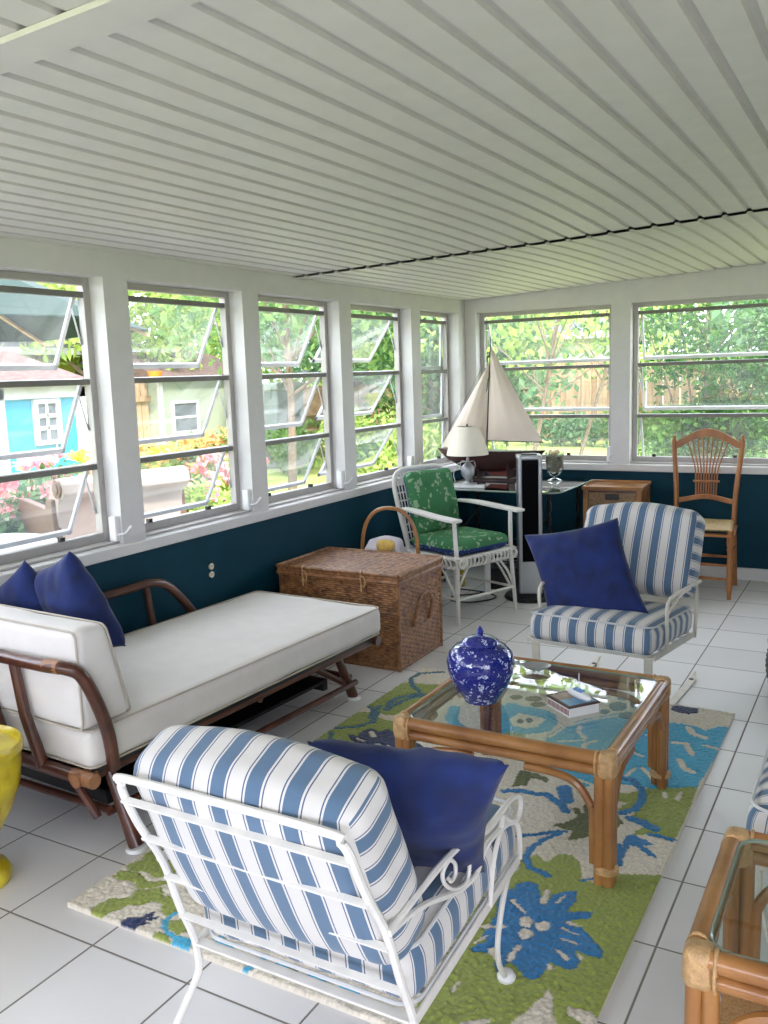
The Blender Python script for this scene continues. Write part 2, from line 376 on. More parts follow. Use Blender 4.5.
def thing(name, label, cat, loc=(0, 0, 0), rz=0, group=None, kind=None):
    o = bpy.data.objects.new(name, None); COL.objects.link(o); o.empty_display_size = .1
    o.location = loc; o.rotation_euler = (0, 0, rz)
    if kind: o['kind'] = kind
    if label: o['label'] = label; o['category'] = cat
    if group: o['group'] = group
    return o
def tag(o, label, cat, group=None, kind=None):
    o['label'] = label; o['category'] = cat
    if group: o['group'] = group
    if kind: o['kind'] = kind
    return o
def struct(o): o['kind'] = 'structure'; return o
def dup(root, loc=None, rz=None, label=None):
    def cp(o, par):
        c = o.copy(); COL.objects.link(c); c.parent = par
        for ch in [x for x in bpy.data.objects if x.parent == o]: cp(ch, c)
        return c
    r = cp(root, None)
    if loc is not None: r.location = loc
    if rz is not None: r.rotation_euler = (0, 0, rz)
    if label: r['label'] = label
    return r

def cushion_mb(hx, hy, hz, r=.03, puff=.02, n=22, crown=0, uvmode='x', wob=.004, seed=0, arch=0):
    """rounded box centred on the origin; uv.x = distance along the stripe direction; arch raises the middle of the +z edge"""
    mb = MB(); half = Vector((hx, hy, hz))
    def pt(P):
        q = Vector([max(-(half[i]-r), min(half[i]-r, P[i])) for i in range(3)]); d = P-q
        # squash the cube-shaped rim onto a rounded one
        m = max(abs(d[i]) for i in range(3))
        if d.length > 1e-9: d = d.normalized()*m
        p = q + d
        u = P.x/hx; v = P.y/hy; w = P.z/hz
        p.z += (1 if w > 0 else -1)*puff*(1-u*u)*(1-v*v)*abs(w)**3 if hz <= min(hx, hy)+1e-6 else 0
        if hy <= min(hx, hz): p.y += (1 if v > 0 else -1)*puff*(1-u*u)*(1-w*w)*abs(v)**3
        if arch and w > 0: p.z += arch*w*(math.cos(u*math.pi*.95)*.5+.5)
        nv = noise.noise(Vector((p.x*7+seed, p.y*7, p.z*7)))*wob
        p += d.normalized()*nv if d.length > 1e-9 else Vector((0, 0, 0))
        return p
    def sp(t):  # denser near the rims
        t = 2*t-1; return math.copysign(1-(1-abs(t))**1.6, t)
    faces = [(0, 1, 2, 1), (0, 1, 2, -1), (0, 2, 1, 1), (0, 2, 1, -1), (1, 2, 0, 1), (1, 2, 0, -1)]
    for a, b, c, sg in faces:
        def fn(u, v, a=a, b=b, c=c, sg=sg):
            P = Vector((0, 0, 0)); P[a] = sp(u)*half[a]; P[b] = sp(v)*half[b]; P[c] = sg*half[c]; return pt(P)
        def uvf(u, v, a=a, b=b, c=c, sg=sg):
            P = Vector((0, 0, 0)); P[a] = sp(u)*half[a]; P[b] = sp(v)*half[b]; P[c] = sg*half[c]
            if c == 0: return ((P.y if hz < hy else P.z) + .5, 0)
            return (P.x + .5, 0)
        mb.grid(fn, n, n, uvf=uvf)
    return mb
def rim(hx, hy, z, r, off=0, k=5):
    pts = []
    for cx, cy, a0 in ((hx-r, hy-r, 0), (-hx+r, hy-r, 90), (-hx+r, -hy+r, 180), (hx-r, -hy+r, 270)):
        for i in range(k+1):
            a = R(a0+90*i/k); pts.append((cx+(r+off)*math.cos(a), cy+(r+off)*math.sin(a), z))
    return pts
def piping_pts(hx, hy, hz, r, side, plane='z'):
    e = r*.3
    P = rim(hx, hy, 0, r, -e) if plane == 'z' else rim(hx, hz, 0, r, -e)
    if plane == 'z': return [(p[0], p[1], side*(hz-e)) for p in P]
    return [(p[0], side*(hy-e), p[1]) for p in P]

def pillow_mb(a=.22, t=.075, n=34, seed=0, chop=0.0, wr=.006, shear=0, pinch=.09):
    """square scatter cushion in the XZ plane, thickness along Y"""
    mb = MB()
    for sg in (1, -1):
        def fn(u, v, sg=sg):
            u = 2*u-1; v = 2*v-1
            x = a*u*(1-pinch*(1-v*v)*abs(u)); z = a*v*(1-pinch*(1-u*u)*abs(v))
            e = (max(0, 1-u*u)*max(0, 1-v*v))**.42
            w = noise.noise(Vector((x*16+seed, z*16, sg*3)))*wr*1.2 + noise.noise(Vector((x*6+seed, z*6, sg*3+5)))*wr*2
            rad = (1-e)*math.sin((math.atan2(v, u))*14+seed)*wr*.6*e**.2
            y = sg*(t*e + (w+rad)*min(1, e*3))
            z -= chop*math.exp(-(u/.22)**2)*max(0, v)**2*a
            return (x+shear*z, y, z)
        mb.grid(fn, n, n)
    return mb

# ------------------------------------------------------------------ the room
XL, YB, XR, YF = -2.95, 6.53, 1.9, -2.2
ZS0, ZS1, ZH = .745, .795, 1.95            # sill bottom, sill top, header underside
def zc(x): return 2.06 + .042*(x+2.948)      # sloping ceiling
m = MB(); m.bb(XL-.13, XR+.13, YF-.13, YB+.13, -.12, 0); struct(m.build('floor', MFLOOR, smooth=False))

openL = [(-1.73, -.93), (-.795, .005), (.14, .94), (1.075, 1.875), (2.01, 2.81), (2.95, 3.75), (3.885, 4.685), (4.82, 5.62), (5.755, 6.40)]
openB = [(-2.86, -1.80), (-1.66, -.60), (-.46, .60), (.74, 1.75)]
def pierced_wall(name, lo, hi, ops, place, top):
    m = MB(); e = [lo] + [v for o in ops for v in o] + [hi]
    place(m, lo, hi, 0, ZS0, 1); place(m, lo, hi, ZS0, ZS1, 0); place(m, lo, hi, ZH, top, 0)
    for i in range(0, len(e), 2): place(m, e[i], e[i+1], ZS1, ZH, 0)
    return struct(m.build(name, [MWHITE, MTEAL], smooth=False))
pierced_wall('wall_left', YF-.13, YB+.13, openL, lambda m, a, b, z0, z1, k: m.bb(XL-.13, XL, a, b, z0, z1, k), 2.075)
pierced_wall('wall_back', XL, XR+.13, openB, lambda m, a, b, z0, z1, k: m.bb(a, b, YB, YB+.13, z0, z1, k), 2.28)
pierced_wall('wall_front', XL, XR+.13, [(-2.8, -1.7), (-1.5, -.4), (-.2, .9), (1.0, 1.8)], lambda m, a, b, z0, z1, k: m.bb(a, b, YF-.13, YF, z0, z1, k), 2.28)
m = MB()      # right side: unseen wall; opening invented to let light in, dark colour cuts bounce
for a, b in ((YF, -1.8), (.4, YB)): m.bb(XR, XR+.13, a, b, 0, 2.3)
m.bb(XR, XR+.13, YF, YB, 2.08, 2.3); struct(m.build('wall_right', MTEAL, smooth=False))

# ceiling: pans with narrow recessed ribs every 10 cm, in three lapped lengths
def ceiling_run(m, y0, y1, dz):
    xs = []; x = XL-.02
    k0 = math.floor((XL+.672)/.1)
    prof = []
    for k in range(k0, int((XR+.672)/.1)+2):
        b = -.672+.1*k
        for dx, h in ((0, 0), (.016, .006), (.018, .012), (.0, 0)):
            pass
        prof += [(b-.013, .0), (b-.008, .009), (b+.008, .009), (b+.013, 0)]
    prof = [p for p in prof if XL-.05 < p[0] < XR+.1]
    ny = 12
    def sag(x, y): return -.02*max(0, (y-3.3)/.92)**2*min(1, max(0, (x+2.95)/1.5)) if y < 4.225 else -.02*max(0, (5.2-y)/.98)**2*min(1, max(0, (x+2.95)/1.5))
    n = len(prof); vs = []; fs = []; 
    for j in range(ny+1):
        y = y0+(y1-y0)*j/ny
        for x, h in prof: vs.append((x, y, zc(x)+h+dz+sag(x, y)))
    base = len(m.v)
    for j in range(ny):
        for i in range(n-1):
            g = 1 if (i % 4) in (0, 1, 2) else 0
            m.add([vs[j*n+i], vs[j*n+i+1], vs[(j+1)*n+i+1], vs[(j+1)*n+i]], [(0, 3, 2, 1)], g)
m = MB(); ceiling_run(m, YF, 1.20, 0); ceiling_run(m, 1.20, 4.212, 0); ceiling_run(m, 4.226, YB-.010, -.010)
struct(m.build('ceiling', [MCEIL, MGROOVE], smooth=False))
m = MB()
for a, b in ((XL-.18, XR+1.2),):
    vs = [(a, YF-.5, zc(a)+.03), (b, YF-.5, zc(b)+.03), (b, YB+.18, zc(b)+.03), (a, YB+.18, zc(a)+.03)]
    vs += [(x, y, z+.1) for x, y, z in vs]
    m.add(vs, [(0, 1, 2, 3), (4, 5, 6, 7), (0, 1, 5, 4), (1, 2, 6, 5), (2, 3, 7, 6), (3, 0, 4, 7)])
struct(m.build('roof_slab', MGREY, smooth=False))  # unseen roof slab, overhang cut back so more sky light gets in
m = MB()
vs = []
for x in (XL, XR):
    for y, dz in ((1.165, -.001), (1.168, -.010), (1.262, -.010), (1.268, -.001)): vs.append((x, y, zc(x)+dz))
m.add(vs, [(0, 1, 5, 4), (1, 2, 6, 5), (2, 3, 7, 6)]); struct(m.build('trim_1', MCEIL, smooth=False))

# sills, baseboards
m = MB(); m.bb(XL, XL+.035, YF, YB, ZS0, ZS1); struct(m.build('trim_2', MWHITE, smooth=False, bevel=.006))
m = MB(); m.bb(XL+.036, XR, YB-.035, YB, ZS0, ZS1); struct(m.build('trim_3', MWHITE, smooth=False, bevel=.006))
m = MB(); m.bb(XL+.02, XR, YB-.018, YB, 0, .085); struct(m.build('baseboard_back', MWHITE, smooth=False, bevel=.004))
m = MB(); m.bb(XL, XL+.018, YF, YB, 0, .085); struct(m.build('baseboard_left', MWHITE, smooth=False, bevel=.004))

# awning windows: three outward-tilting sashes in an aluminium frame; local X along the wall, +Y outward
win_n = [0]
def make_window(W, ang, loc, rz, crank=True):
    win_n[0] += 1
    t = thing('window_%d' % win_n[0], None, None, loc, rz, kind='structure')
    h = W/2; z0, z1 = ZS1, ZH; fw = .034
    m = MB()
    for x0, x1, a, b in ((-h, -h+fw, z0, z1), (h-fw, h, z0, z1), (-h+fw, h-fw, z0, z0+.05), (-h+fw, h-fw, z1-.030, z1)):
        m.bb(x0, x1, .085, .125, a, b)
    m.bb(-h, h, .02, .085, z0, z0+.012)                 # inner track
    m.build('window_frame', MALU, t, smooth=False, bevel=.003)
    hz = [1.890, 1.520, 1.150]; L = .362
    m = MB()
    for z in hz: m.bb(-h+fw, h-fw, .088, .118, z-.022, z+.003)
    m.build('meeting_rail', MBACKLIT, t, smooth=False, bevel=.002)
    for i, z in enumerate(hz):
        piv = Matrix.Translation((0, .118, z)) @ Matrix.Rotation(R(ang), 4, 'X')
        s = MB(); w = h-fw-.006; r = .016
        def B(x0, x1, y0, y1, a, b): 
            k = MB(); k.bb(x0, x1, y0, y1, a, b); s.add([piv @ Vector(p) for p in k.v], k.f)
        B(-w, w, 0, .014, -.02, 0); B(-w, w, 0, .016, -L, -L+.024); B(-w, -w+r, 0, .014, -L, -.02); B(w-r, w, 0, .014, -L, -.02)
        so = s.build('sash', MALUL, t, smooth=False)
        g = MB(); k = MB(); k.bb(-w+r, w-r, .005, .009, -L+.02, -.015); g.add([piv @ Vector(p) for p in k.v], k.f)
        g.build('pane', MPANE, so, smooth=False)
        if ang > 5:
            a = MB()
            for sx in (-1, 1):
                p1 = piv @ Vector((sx*(w-.01), 0, -.07)); p2 = Vector((sx*(w+.002), .118, z-.22))
                a.bar(p1, p2, .010, .004); 
            a.build('stay_arm', MALUL, t, smooth=False)
    if crank:
        c = MB(); c.bb(h-.03, h+.0, .01, .05, z0+.012, z0+.125)
        co = c.build('crank_box', MWHITE2, t, smooth=False, bevel=.006)
        k = MB(); k.tube(spl([(h-.015, .02, z0+.04), (h-.012, -.005, z0+.045), (h-.002, -.022, z0+.05), (h+.012, -.03, z0+.068)]), .005); k.tube([(h+.010, -.03, z0+.066), (h+.022, -.036, z0+.078)], .007)
        k.build('crank_handle', MWHITE2, co)
    for sx in (-.25, .6):
        pass
    l = MB(); l.bb(h*.35-.012, h*.35+.012, .08, .1, z0+.05, z0+.068); l.bb(-h*.7-.012, -h*.7+.012, .08, .1, z0+.05, z0+.068)
    l.build('latch', MBLACK, t, smooth=False)
    return t
angs = [27]*7 + [34, 2]
for (a, b), an in zip(openL, angs): make_window(b-a, an, (XL, (a+b)/2, 0), R(90), crank=True)
for i, (a, b) in enumerate(openB): make_window(b-a, 17, ((a+b)/2, YB, 0), 0, crank=(i == 0))

# ------------------------------------------------------------------ outside ground and buildings
m = MB(); m.bb(-60, 60, -40, 90, -.42, -.14); struct(m.build('lawn_ground', MGRASS, smooth=False))
m = MB(); m.bb(-6.3, XL-.13, -6, 8.0, -.14, -.11); m.bb(XL-.13, XR+.13, -6, YF-.13, -.14, -.11); m.bb(XR+.13, 8, -6, 9, -.14, -.11); struct(m.build('patio_paving', MPATIO, smooth=False))  # front and right paving unseen, added to cut green bounce onto the ceiling

MTURQ = mat('turquoise_siding', srgb(52, 140, 166), .7, var=.05)
MYG = mat('yellow_green_siding', srgb(146, 152, 58), .7, var=.05)
MGG = mat('grey_green_siding', srgb(150, 158, 138), .8, var=.06, stretch=(1, 8, .3))
MSHING = mat('shingle', srgb(84, 68, 62), .9, nscale=14, stretch=(1, 1, 4), cols=(srgb(68, 54, 50), srgb(100, 82, 74)))
MROOFG = mat('grey_roof', srgb(86, 86, 90), .9, nscale=10, var=.1)
MTAN = mat('tan_boards', srgb(170, 140, 108), .8, nscale=3, stretch=(6, 6, .4), cols=(srgb(148, 118, 86), srgb(190, 162, 130)))
MEXT = mat('exterior_trim', srgb(190, 190, 190), .6, var=.02)
MDARKG = mat('dark_window_glass', srgb(92, 98, 104), .15, var=.1)

def ext_window(parent, x, y0, y1, z0, z1, bars_y=1, bars_z=1, axis='x'):
    """a window on a wall facing +x at x"""
    m = MB(); f = .05
    for a, b, c, d in ((y0-f, y0, z0-f, z1+f), (y1, y1+f, z0-f, z1+f), (y0, y1, z1, z1+f), (y0, y1, z0-f, z0)): m.bb(x, x+.05, a, b, c, d)
    for i in range(1, bars_y+1):
        yy = y0+(y1-y0)*i/(bars_y+1); m.bb(x, x+.04, yy-.012, yy+.012, z0, z1)
    for i in range(1, bars_z+1):
        zz = z0+(z1-z0)*i/(bars_z+1); m.bb(x, x+.04, y0, y1, zz-.022, zz+.022)
    w = m.build('window', MEXT, parent, smooth=False)
    g = MB(); g.bb(x, x+.015, y0, y1, z0, z1); g.build('pane', MDARKG, w, smooth=False)
# turquoise playhouse
t = thing('garden_shed', 'small turquoise shed with white corner boards and tan shingle roof', 'shed', (0, 0, 0))
m = MB(); m.bb(-10.1, -8.5, 5.0, 7.6, -.14, 1.50); m.build('wall', MTURQ, t, smooth=False)
m = MB(); m.bb(-8.5, -8.46, 7.50, 7.64, -.14, 1.48); m.bb(-8.5, -8.46, 6.36, 6.50, -.14, 1.48); m.bb(-10.1, -8.5, 7.6, 7.64, 1.3, 1.5); m.bb(-8.5, -8.46, 5.0, 7.64, 1.36, 1.50)
m.build('corner_board', MEXT, t, smooth=False)
m = MB(); m.add([(-8.3, 4.8, 1.50), (-8.3, 7.8, 1.50), (-10.3, 7.8, 1.50), (-10.3, 4.8, 1.50), (-9.3, 5.3, 2.02), (-9.3, 7.0, 2.02)], [(0, 1, 5, 4), (1, 2, 5), (2, 3, 4, 5), (3, 0, 4), (0, 3, 2, 1)])
m.build('roof', MSHING, t, smooth=False)
ext_window(t, -8.5, 6.93, 7.20, .88, 1.30, 1, 2)
# yellow-green house
t = thing('house', 'yellow green house with broad grey roof and white eave', 'house')
m = MB(); m.bb(-19, -14, 7.5, 13.6, -.14, 2.15); m.build('wall', MYG, t, smooth=False)
m = MB(); m.add([(-13.5, 7, 2.16), (-13.5, 14.0, 2.16), (-19, 14.0, 2.16), (-19, 7, 2.16), (-16.5, 8.2, 3.7), (-16.5, 13.2, 3.7)], [(0, 1, 5, 4), (1, 2, 5), (2, 3, 4, 5), (3, 0, 4), (0, 3, 2, 1)])
m.build('roof', MROOFG, t, smooth=False)
m = MB(); m.bb(-13.52, -13.48, 7, 14.0, 2.06, 2.19); m.build('fascia', MEXT, t, smooth=False)
ext_window(t, -14, 12.55, 13.0, 1.1, 1.9, 1, 1)
# grey-green shed
t = thing('garden_shed', 'grey green board shed with white two pane window', 'shed')
m = MB(); m.bb(-14, -12, 12.6, 15.0, -.14, 1.62); m.build('wall', MGG, t, smooth=False)
m = MB(); m.bb(-12, -11.95, 12.56, 12.66, -.14, 1.6); m.build('corner_board', MEXT, t, smooth=False)
m = MB(); m.add([(-11.8, 12.4, 1.60), (-11.8, 15.2, 1.60), (-14.2, 15.2, 1.60), (-14.2, 12.4, 1.60), (-13, 12.4, 2.1), (-13, 15.2, 2.1)], [(0, 1, 5, 4), (1, 2, 5), (2, 3, 4, 5), (3, 0, 4), (0, 3, 2, 1)])
m.build('roof', MSHING, t, smooth=False)
ext_window(t, -12, 12.95, 13.6, .55, 1.08, 0, 1)
# tan privacy screen beside it
t = thing('fence', 'tan board fence panel left of the grey green shed', 'fence')
for i in range(9):
    pass
m = MB()
for i in range(12): m.bb(-12.3, -12.26, 10.2+i*.2, 10.385+i*.2, -.14, 1.5)
m.build('board_panel', MTAN, t, smooth=False)
m = MB(); m.bb(-12.26, -12.2, 10.2, 12.6, .3, .4); m.bb(-12.26, -12.2, 10.2, 12.6, 1.15, 1.25); m.build('fence_rail', MTAN, t, smooth=False)
# back fence
t = thing('fence', 'long tan board fence behind the back lawn', 'fence')
m = MB(); x = -13.0
while x < 9:
    m.bb(x, x+.20, 20.0, 20.03, -.14, 1.72); m.bb(x+.17, x+.33, 20.06, 20.09, -.14, 1.66); x += .36
m.build('board_panel', MTAN, t, smooth=False)
m = MB(); m.bb(-13, 9, 20.03, 20.06, .2, .3); m.bb(-13, 9, 20.03, 20.06, 1.3, 1.4); m.build('fence_rail', MTAN, t, smooth=False)
# low plank and weathered playhouse seen through the third and fourth window
t = thing('raised_bed', 'weathered plank raised garden bed on the lawn', 'planter')
m = MB(); m.bb(-10.5, -10.42, 13.0, 16.4, .45, .72); m.bb(-10.5, -10.40, 13.0, 13.1, -.14, .72); m.bb(-10.5, -10.40, 16.3, 16.4, -.14, .72); m.bb(-10.5, -10.4, 14.6, 14.7, -.14, .72)
m.build('plank', mat('weathered_wood', srgb(158, 144, 118), .9, nscale=8, var=.2), t, smooth=False)
t = thing('potting_shed', 'weathered brown plank shed among the trees behind the fourth window', 'shed')
m = MB()
for i in range(8): m.bb(-9.6, -9.55, 15.6+i*.19, 15.775+i*.19, -.14, 1.35)
m.bb(-11, -9.6, 15.6, 17.12, -.14, 1.3)
m.build('wall', mat('old_planks', srgb(150, 124, 98), .9, nscale=6, var=.3), t, smooth=False)
m = MB(); m.add([(-9.4, 15.4, 1.32), (-9.4, 17.3, 1.32), (-11.2, 17.3, 1.6), (-11.2, 15.4, 1.6), (-9.4, 15.4, 1.38), (-9.4, 17.3, 1.38), (-11.2, 17.3, 1.66), (-11.2, 15.4, 1.66)], [(0, 1, 2, 3), (4, 5, 6, 7), (0, 1, 5, 4), (1, 2, 6, 5), (2, 3, 7, 6), (3, 0, 4, 7)])
m.build('roof', MROOFG, t, smooth=False)
# neighbour house behind the back fence
t = thing('house', 'grey roofed white house behind the back fence', 'house')
m = MB(); m.bb(-14, -6.5, 24, 30, -.14, 2.4); m.build('wall', MEXT, t, smooth=False)
m = MB(); m.add([(-14.5, 23.6, 2.4), (-6.1, 23.6, 2.4), (-6.1, 30.4, 2.4), (-14.5, 30.4, 2.4), (-14, 27, 4.3), (-6.6, 27, 4.3)], [(0, 1, 5, 4), (1, 2, 5), (2, 3, 4, 5), (3, 0, 4), (0, 3, 2, 1)])
m.build('roof', MROOFG, t, smooth=False)
m = MB(); m.bb(-14.5, -6.1, 23.55, 23.62, 2.28, 2.45); m.build('fascia', MEXT, t, smooth=False)
t = thing('storage_box', 'dark grey covered box on the lawn outside the third window', 'box', (-10.0, 13.55, -.14))
m = MB(); m.bb(-.35, .35, -.42, .42, .0, 1.5); m.build('cover', mat('grey_cover', srgb(112, 120, 116), .8), t, smooth=False, bevel=.04)
m = MB(); m.bb(-.38, .38, -.45, .45, 1.42, 1.56); m.build('lid', mat('grey_cover_lid', srgb(134, 142, 138), .8), t, smooth=False, bevel=.03)

# ------------------------------------------------------------------ plants
def leaf_mesh(name, mats, blobs, size, parent, aspect=.5, seed=1, ids=None):
    rng = np.random.default_rng(seed); V = []; Fc = []; MI = []; b = 0
    for bi, (cx, cy, cz, rx, ry, rz, n) in enumerate(blobs):
        d = rng.normal(size=(n, 3)); d /= np.linalg.norm(d, axis=1)[:, None]
        rad = rng.random(n)**.45
        P = np.array([cx, cy, cz]) + d*rad[:, None]*np.array([rx, ry, rz])
        u = rng.normal(size=(n, 3)); u[:, 2] -= .3; u /= np.linalg.norm(u, axis=1)[:, None]
        w = np.cross(u, rng.normal(size=(n, 3))); w /= np.linalg.norm(w, axis=1)[:, None]
        nn = np.cross(u, w); s = size*(.6+.8*rng.random(n))[:, None]
        a0 = P; a1 = P+u*s*.5+w*s*aspect*.5+nn*s*.08; a2 = P+u*s; a3 = P+u*s*.5-w*s*aspect*.5+nn*s*.08
        q = np.stack([a0, a1, a2, a3], 1).reshape(-1, 3); V.append(q)
        k = b+np.arange(n)*4
        Fc.append(np.stack([k, k+1, k+2, k, k+2, k+3], 1).reshape(-1, 3)); b += 4*n
        MI.append(np.full(2*n, (ids[bi] if ids else 0)))
    V = np.concatenate(V); Fc = np.concatenate(Fc); MI = np.concatenate(MI)
    me = bpy.data.meshes.new(name); me.from_pydata(V.tolist(), [], Fc.tolist())
    for m_ in (mats if isinstance(mats, (list, tuple)) else [mats]): me.materials.append(m_)
    me.polygons.foreach_set('material_index', MI.astype(np.int32))
    o = bpy.data.objects.new(name, me); COL.objects.link(o); o.parent = parent
    return o
GZ = -.14
def tree(label, x, y, h, r, mat_, crown=None, n=2600, size=.16, lean=(0, 0), tr=.09, seed=1, group=None, low=.4, name='tree'):
    t = thing(name, label, 'tree', (x, y, GZ), 0, group)
    rng = random.Random(seed); m = MB()
    top = Vector((lean[0], lean[1], h*.8))
    m.tube(spl([(0, 0, 0), (lean[0]*.3+.05, lean[1]*.3, h*.3), (lean[0]*.7, lean[1]*.7+.04, h*.58), tuple(top)], 4), [tr*(1-.75*i/12) for i in range(13)], 7)
    blobs = []
    k = crown or 9
    for i in range(k):
        a = 2*math.pi*i/k*2.4+rng.random(); zz = h*(low+(1-low)*.85*(i+.5)/k); rr = r*(.75-.35*(i/k))*(.6+.6*rng.random())
        c = Vector((lean[0]*zz/h+math.cos(a)*rr, lean[1]*zz/h+math.sin(a)*rr, zz))
        s0 = Vector((lean[0]*zz/h*.7, lean[1]*zz/h*.7, zz*.62))
        m.tube([s0, (s0+c)/2+Vector((0, 0, .08)), c], [tr*.4, tr*.25, tr*.1], 5)
        q = r*(.42+.25*rng.random()); blobs.append((c.x, c.y, c.z, q, q, q*.7, n//k))
    m.build('trunk', MBARK, t)
    leaf_mesh('foliage', mat_, blobs, size, t, seed=seed)
    return t
def bush(label, x, y, rx, ry, h, mats, n=1500, size=.1, seed=1, ids=None, group=None, cat='bush', name='bush', fl=0, flsize=.05):
    t = thing(name, label, cat, (x, y, GZ), 0, group); rng = random.Random(seed); blobs = []
    for i in range(7):
        blobs.append((rng.uniform(-.6, .6)*rx, rng.uniform(-.6, .6)*ry, h*rng.uniform(.3, .7), rx*.55, ry*.55, h*.34, n//7))
    leaf_mesh('foliage', mats[0], blobs, size, t, seed=seed)
    m = MB()
    for i in range(5): m.tube([(0, 0, 0), (rng.uniform(-.5, .5)*rx, rng.uniform(-.5, .5)*ry, h*.6)], .012, 5)
    m.build('stem', MBARK, t)
    if fl:
        bl = [(rng.uniform(-.8, .8)*rx, rng.uniform(-.8, .8)*ry, h*rng.uniform(.55, .98), .09, .09, .05, fl//24) for _ in range(24)]
        leaf_mesh('blossom', mats[1], bl, flsize, t, aspect=.9, seed=seed+9)
    return t
# back garden
tree('slender multi stem tree with yellow green leaves left of centre in the back garden', -4.0, 10.6, 3.6, 1.5, MLEAFY, n=1500, size=.13, lean=(.5, .2), tr=.036, seed=3, low=.5)
tree('leaning thin tree with bright leaves near the back fence', -4.3, 13.6, 4.2, 1.5, MLEAFY, n=1000, size=.15, lean=(1.0, .3), tr=.036, seed=5, low=.48)
tree('tall blue green tree rising behind the right back window', -.8, 15.0, 5.0, 2.6, MLEAFB, n=5200, size=.2, tr=.1, seed=8, low=.3)
tree('mid green tree at the back fence right of the pillar', -3.0, 17.5, 4.6, 2.2, MLEAFM, n=3400, size=.2, tr=.1, seed=12, low=.34)
tree('yellow green tree by the fence at far right', 1.2, 17.0, 4.5, 2.4, MLEAFY, n=3000, size=.2, tr=.1, seed=13, low=.35)
tree('leafy tree beside the grey roofed house behind the fence', -10.2, 19.0, 4.4, 1.9, MLEAFY, n=1500, size=.2, tr=.1, seed=14, low=.32)
t = thing('shrub', 'tall dark leaved shrub close outside the right back window', 'shrub', (-1.45, 8.3, GZ))
m = MB(); rng = random.Random(4); bl = []
for i in range(13):
    a = rng.uniform(0, 6.28); q = rng.uniform(.2, .85); zt = rng.uniform(.7, 2.3)
    if i == 0: q = .02; zt = 2.45
    c = Vector((math.cos(a)*q, math.sin(a)*q*.6, zt)); m.tube(spl([(0, 0, 0), (c.x*.35, c.y*.35, zt*.5), tuple(c)], 4), [.02*(1-.8*k/8) for k in range(9)], 5)
    for f in (.55, .8, 1):
        bl.append((c.x*f, c.y*f, zt*(f*.95), .30, .26, .2, 150))
m.build('stem', MBARK, t); leaf_mesh('foliage', MLEAFD, bl, .07, t, seed=4, aspect=.45)
for i, (x, y, rx, ry, h, mt) in enumerate([(-8.6, 18.6, 1.3, .7, 1.0, MLEAFB), (-6.3, 18.8, 1.3, .7, .95, MLEAFB), (-4.2, 18.7, 1.1, .6, .85, MLEAFM), (-2.2, 18.6, 1.2, .6, 1.0, MLEAFM), (0, 18.5, 1.3, .7, 1.1, MLEAFM), (2.2, 18.5, 1.3, .7, 1.0, MLEAFB)]):
    bush('low green bush planted along the back fence', x, y, rx, ry, h, [mt], n=1300, size=.14, seed=30+i, group='bushes along the back fence')
bush('mid height green bush behind the tall shrub at right', -2.2, 11.5, 1.0, .7, 1.25, [MLEAFM], n=2200, size=.1, seed=41)
bush('pale green bush right of the wooden chair outside the window', .1, 10.5, 1.0, .7, 1.35, [MLEAFY], n=2200, size=.1, seed=42)
# left garden
tree('big bright tree above the grey green shed', -14.5, 17.0, 5.6, 3.0, MLEAFY, n=5200, size=.24, tr=.14, seed=21, low=.3)
tree('broad green tree behind the second window', -13.4, 12.4, 4.7, 2.2, MLEAFY, n=4600, size=.2, tr=.12, seed=22, low=.42)
tree('green tree behind the third window with visible trunk', -9.6, 14.9, 4.6, 2.1, MLEAFB, n=4600, size=.18, tr=.13, seed=23, low=.4)
tree('close green tree outside the third window', -7.6, 10.6, 4.0, 1.7, MLEAFM, n=3000, size=.14, tr=.07, seed=24, low=.52)
tree('large leaved green tree outside the fourth window', -7.4, 13.6, 4.4, 2.0, MLEAFB, n=4600, size=.2, tr=.1, seed=25, low=.36)
tree('tall pale tree behind the plank shed', -12.5, 21.0, 6.0, 3.2, MLEAFY, n=5000, size=.26, tr=.15, seed=26, low=.25)
tree('green tree outside the corner window', -6.2, 12.9, 4.0, 1.5, MLEAFB, n=3600, size=.16, tr=.08, seed=27, low=.34)
tree('dark green tree far behind the turquoise shed', -21, 17, 7.0, 3.5, MLEAFM, n=3600, size=.3, tr=.2, seed=28, low=.3)
bush('full green hedge bush outside the corner window', -6.6, 14.2, 1.6, 1.1, 1.9, [MLEAFM], n=4200, size=.13, seed=51)
bush('yellow green bush at the foot of the corner window tree', -5.2, 10.9, .9, .7, 1.15, [MLEAFY], n=2400, size=.1, seed=52)
bush('leafy bush with yellow tips below the fourth window', -6.6, 11.6, .9, .7, 1.2, [MLEAFY], n=2200, size=.1, seed=53)
bush('green shrub by the raised bed', -9.2, 12.6, .8, .8, 1.0, [MLEAFM], n=1800, size=.1, seed=54)
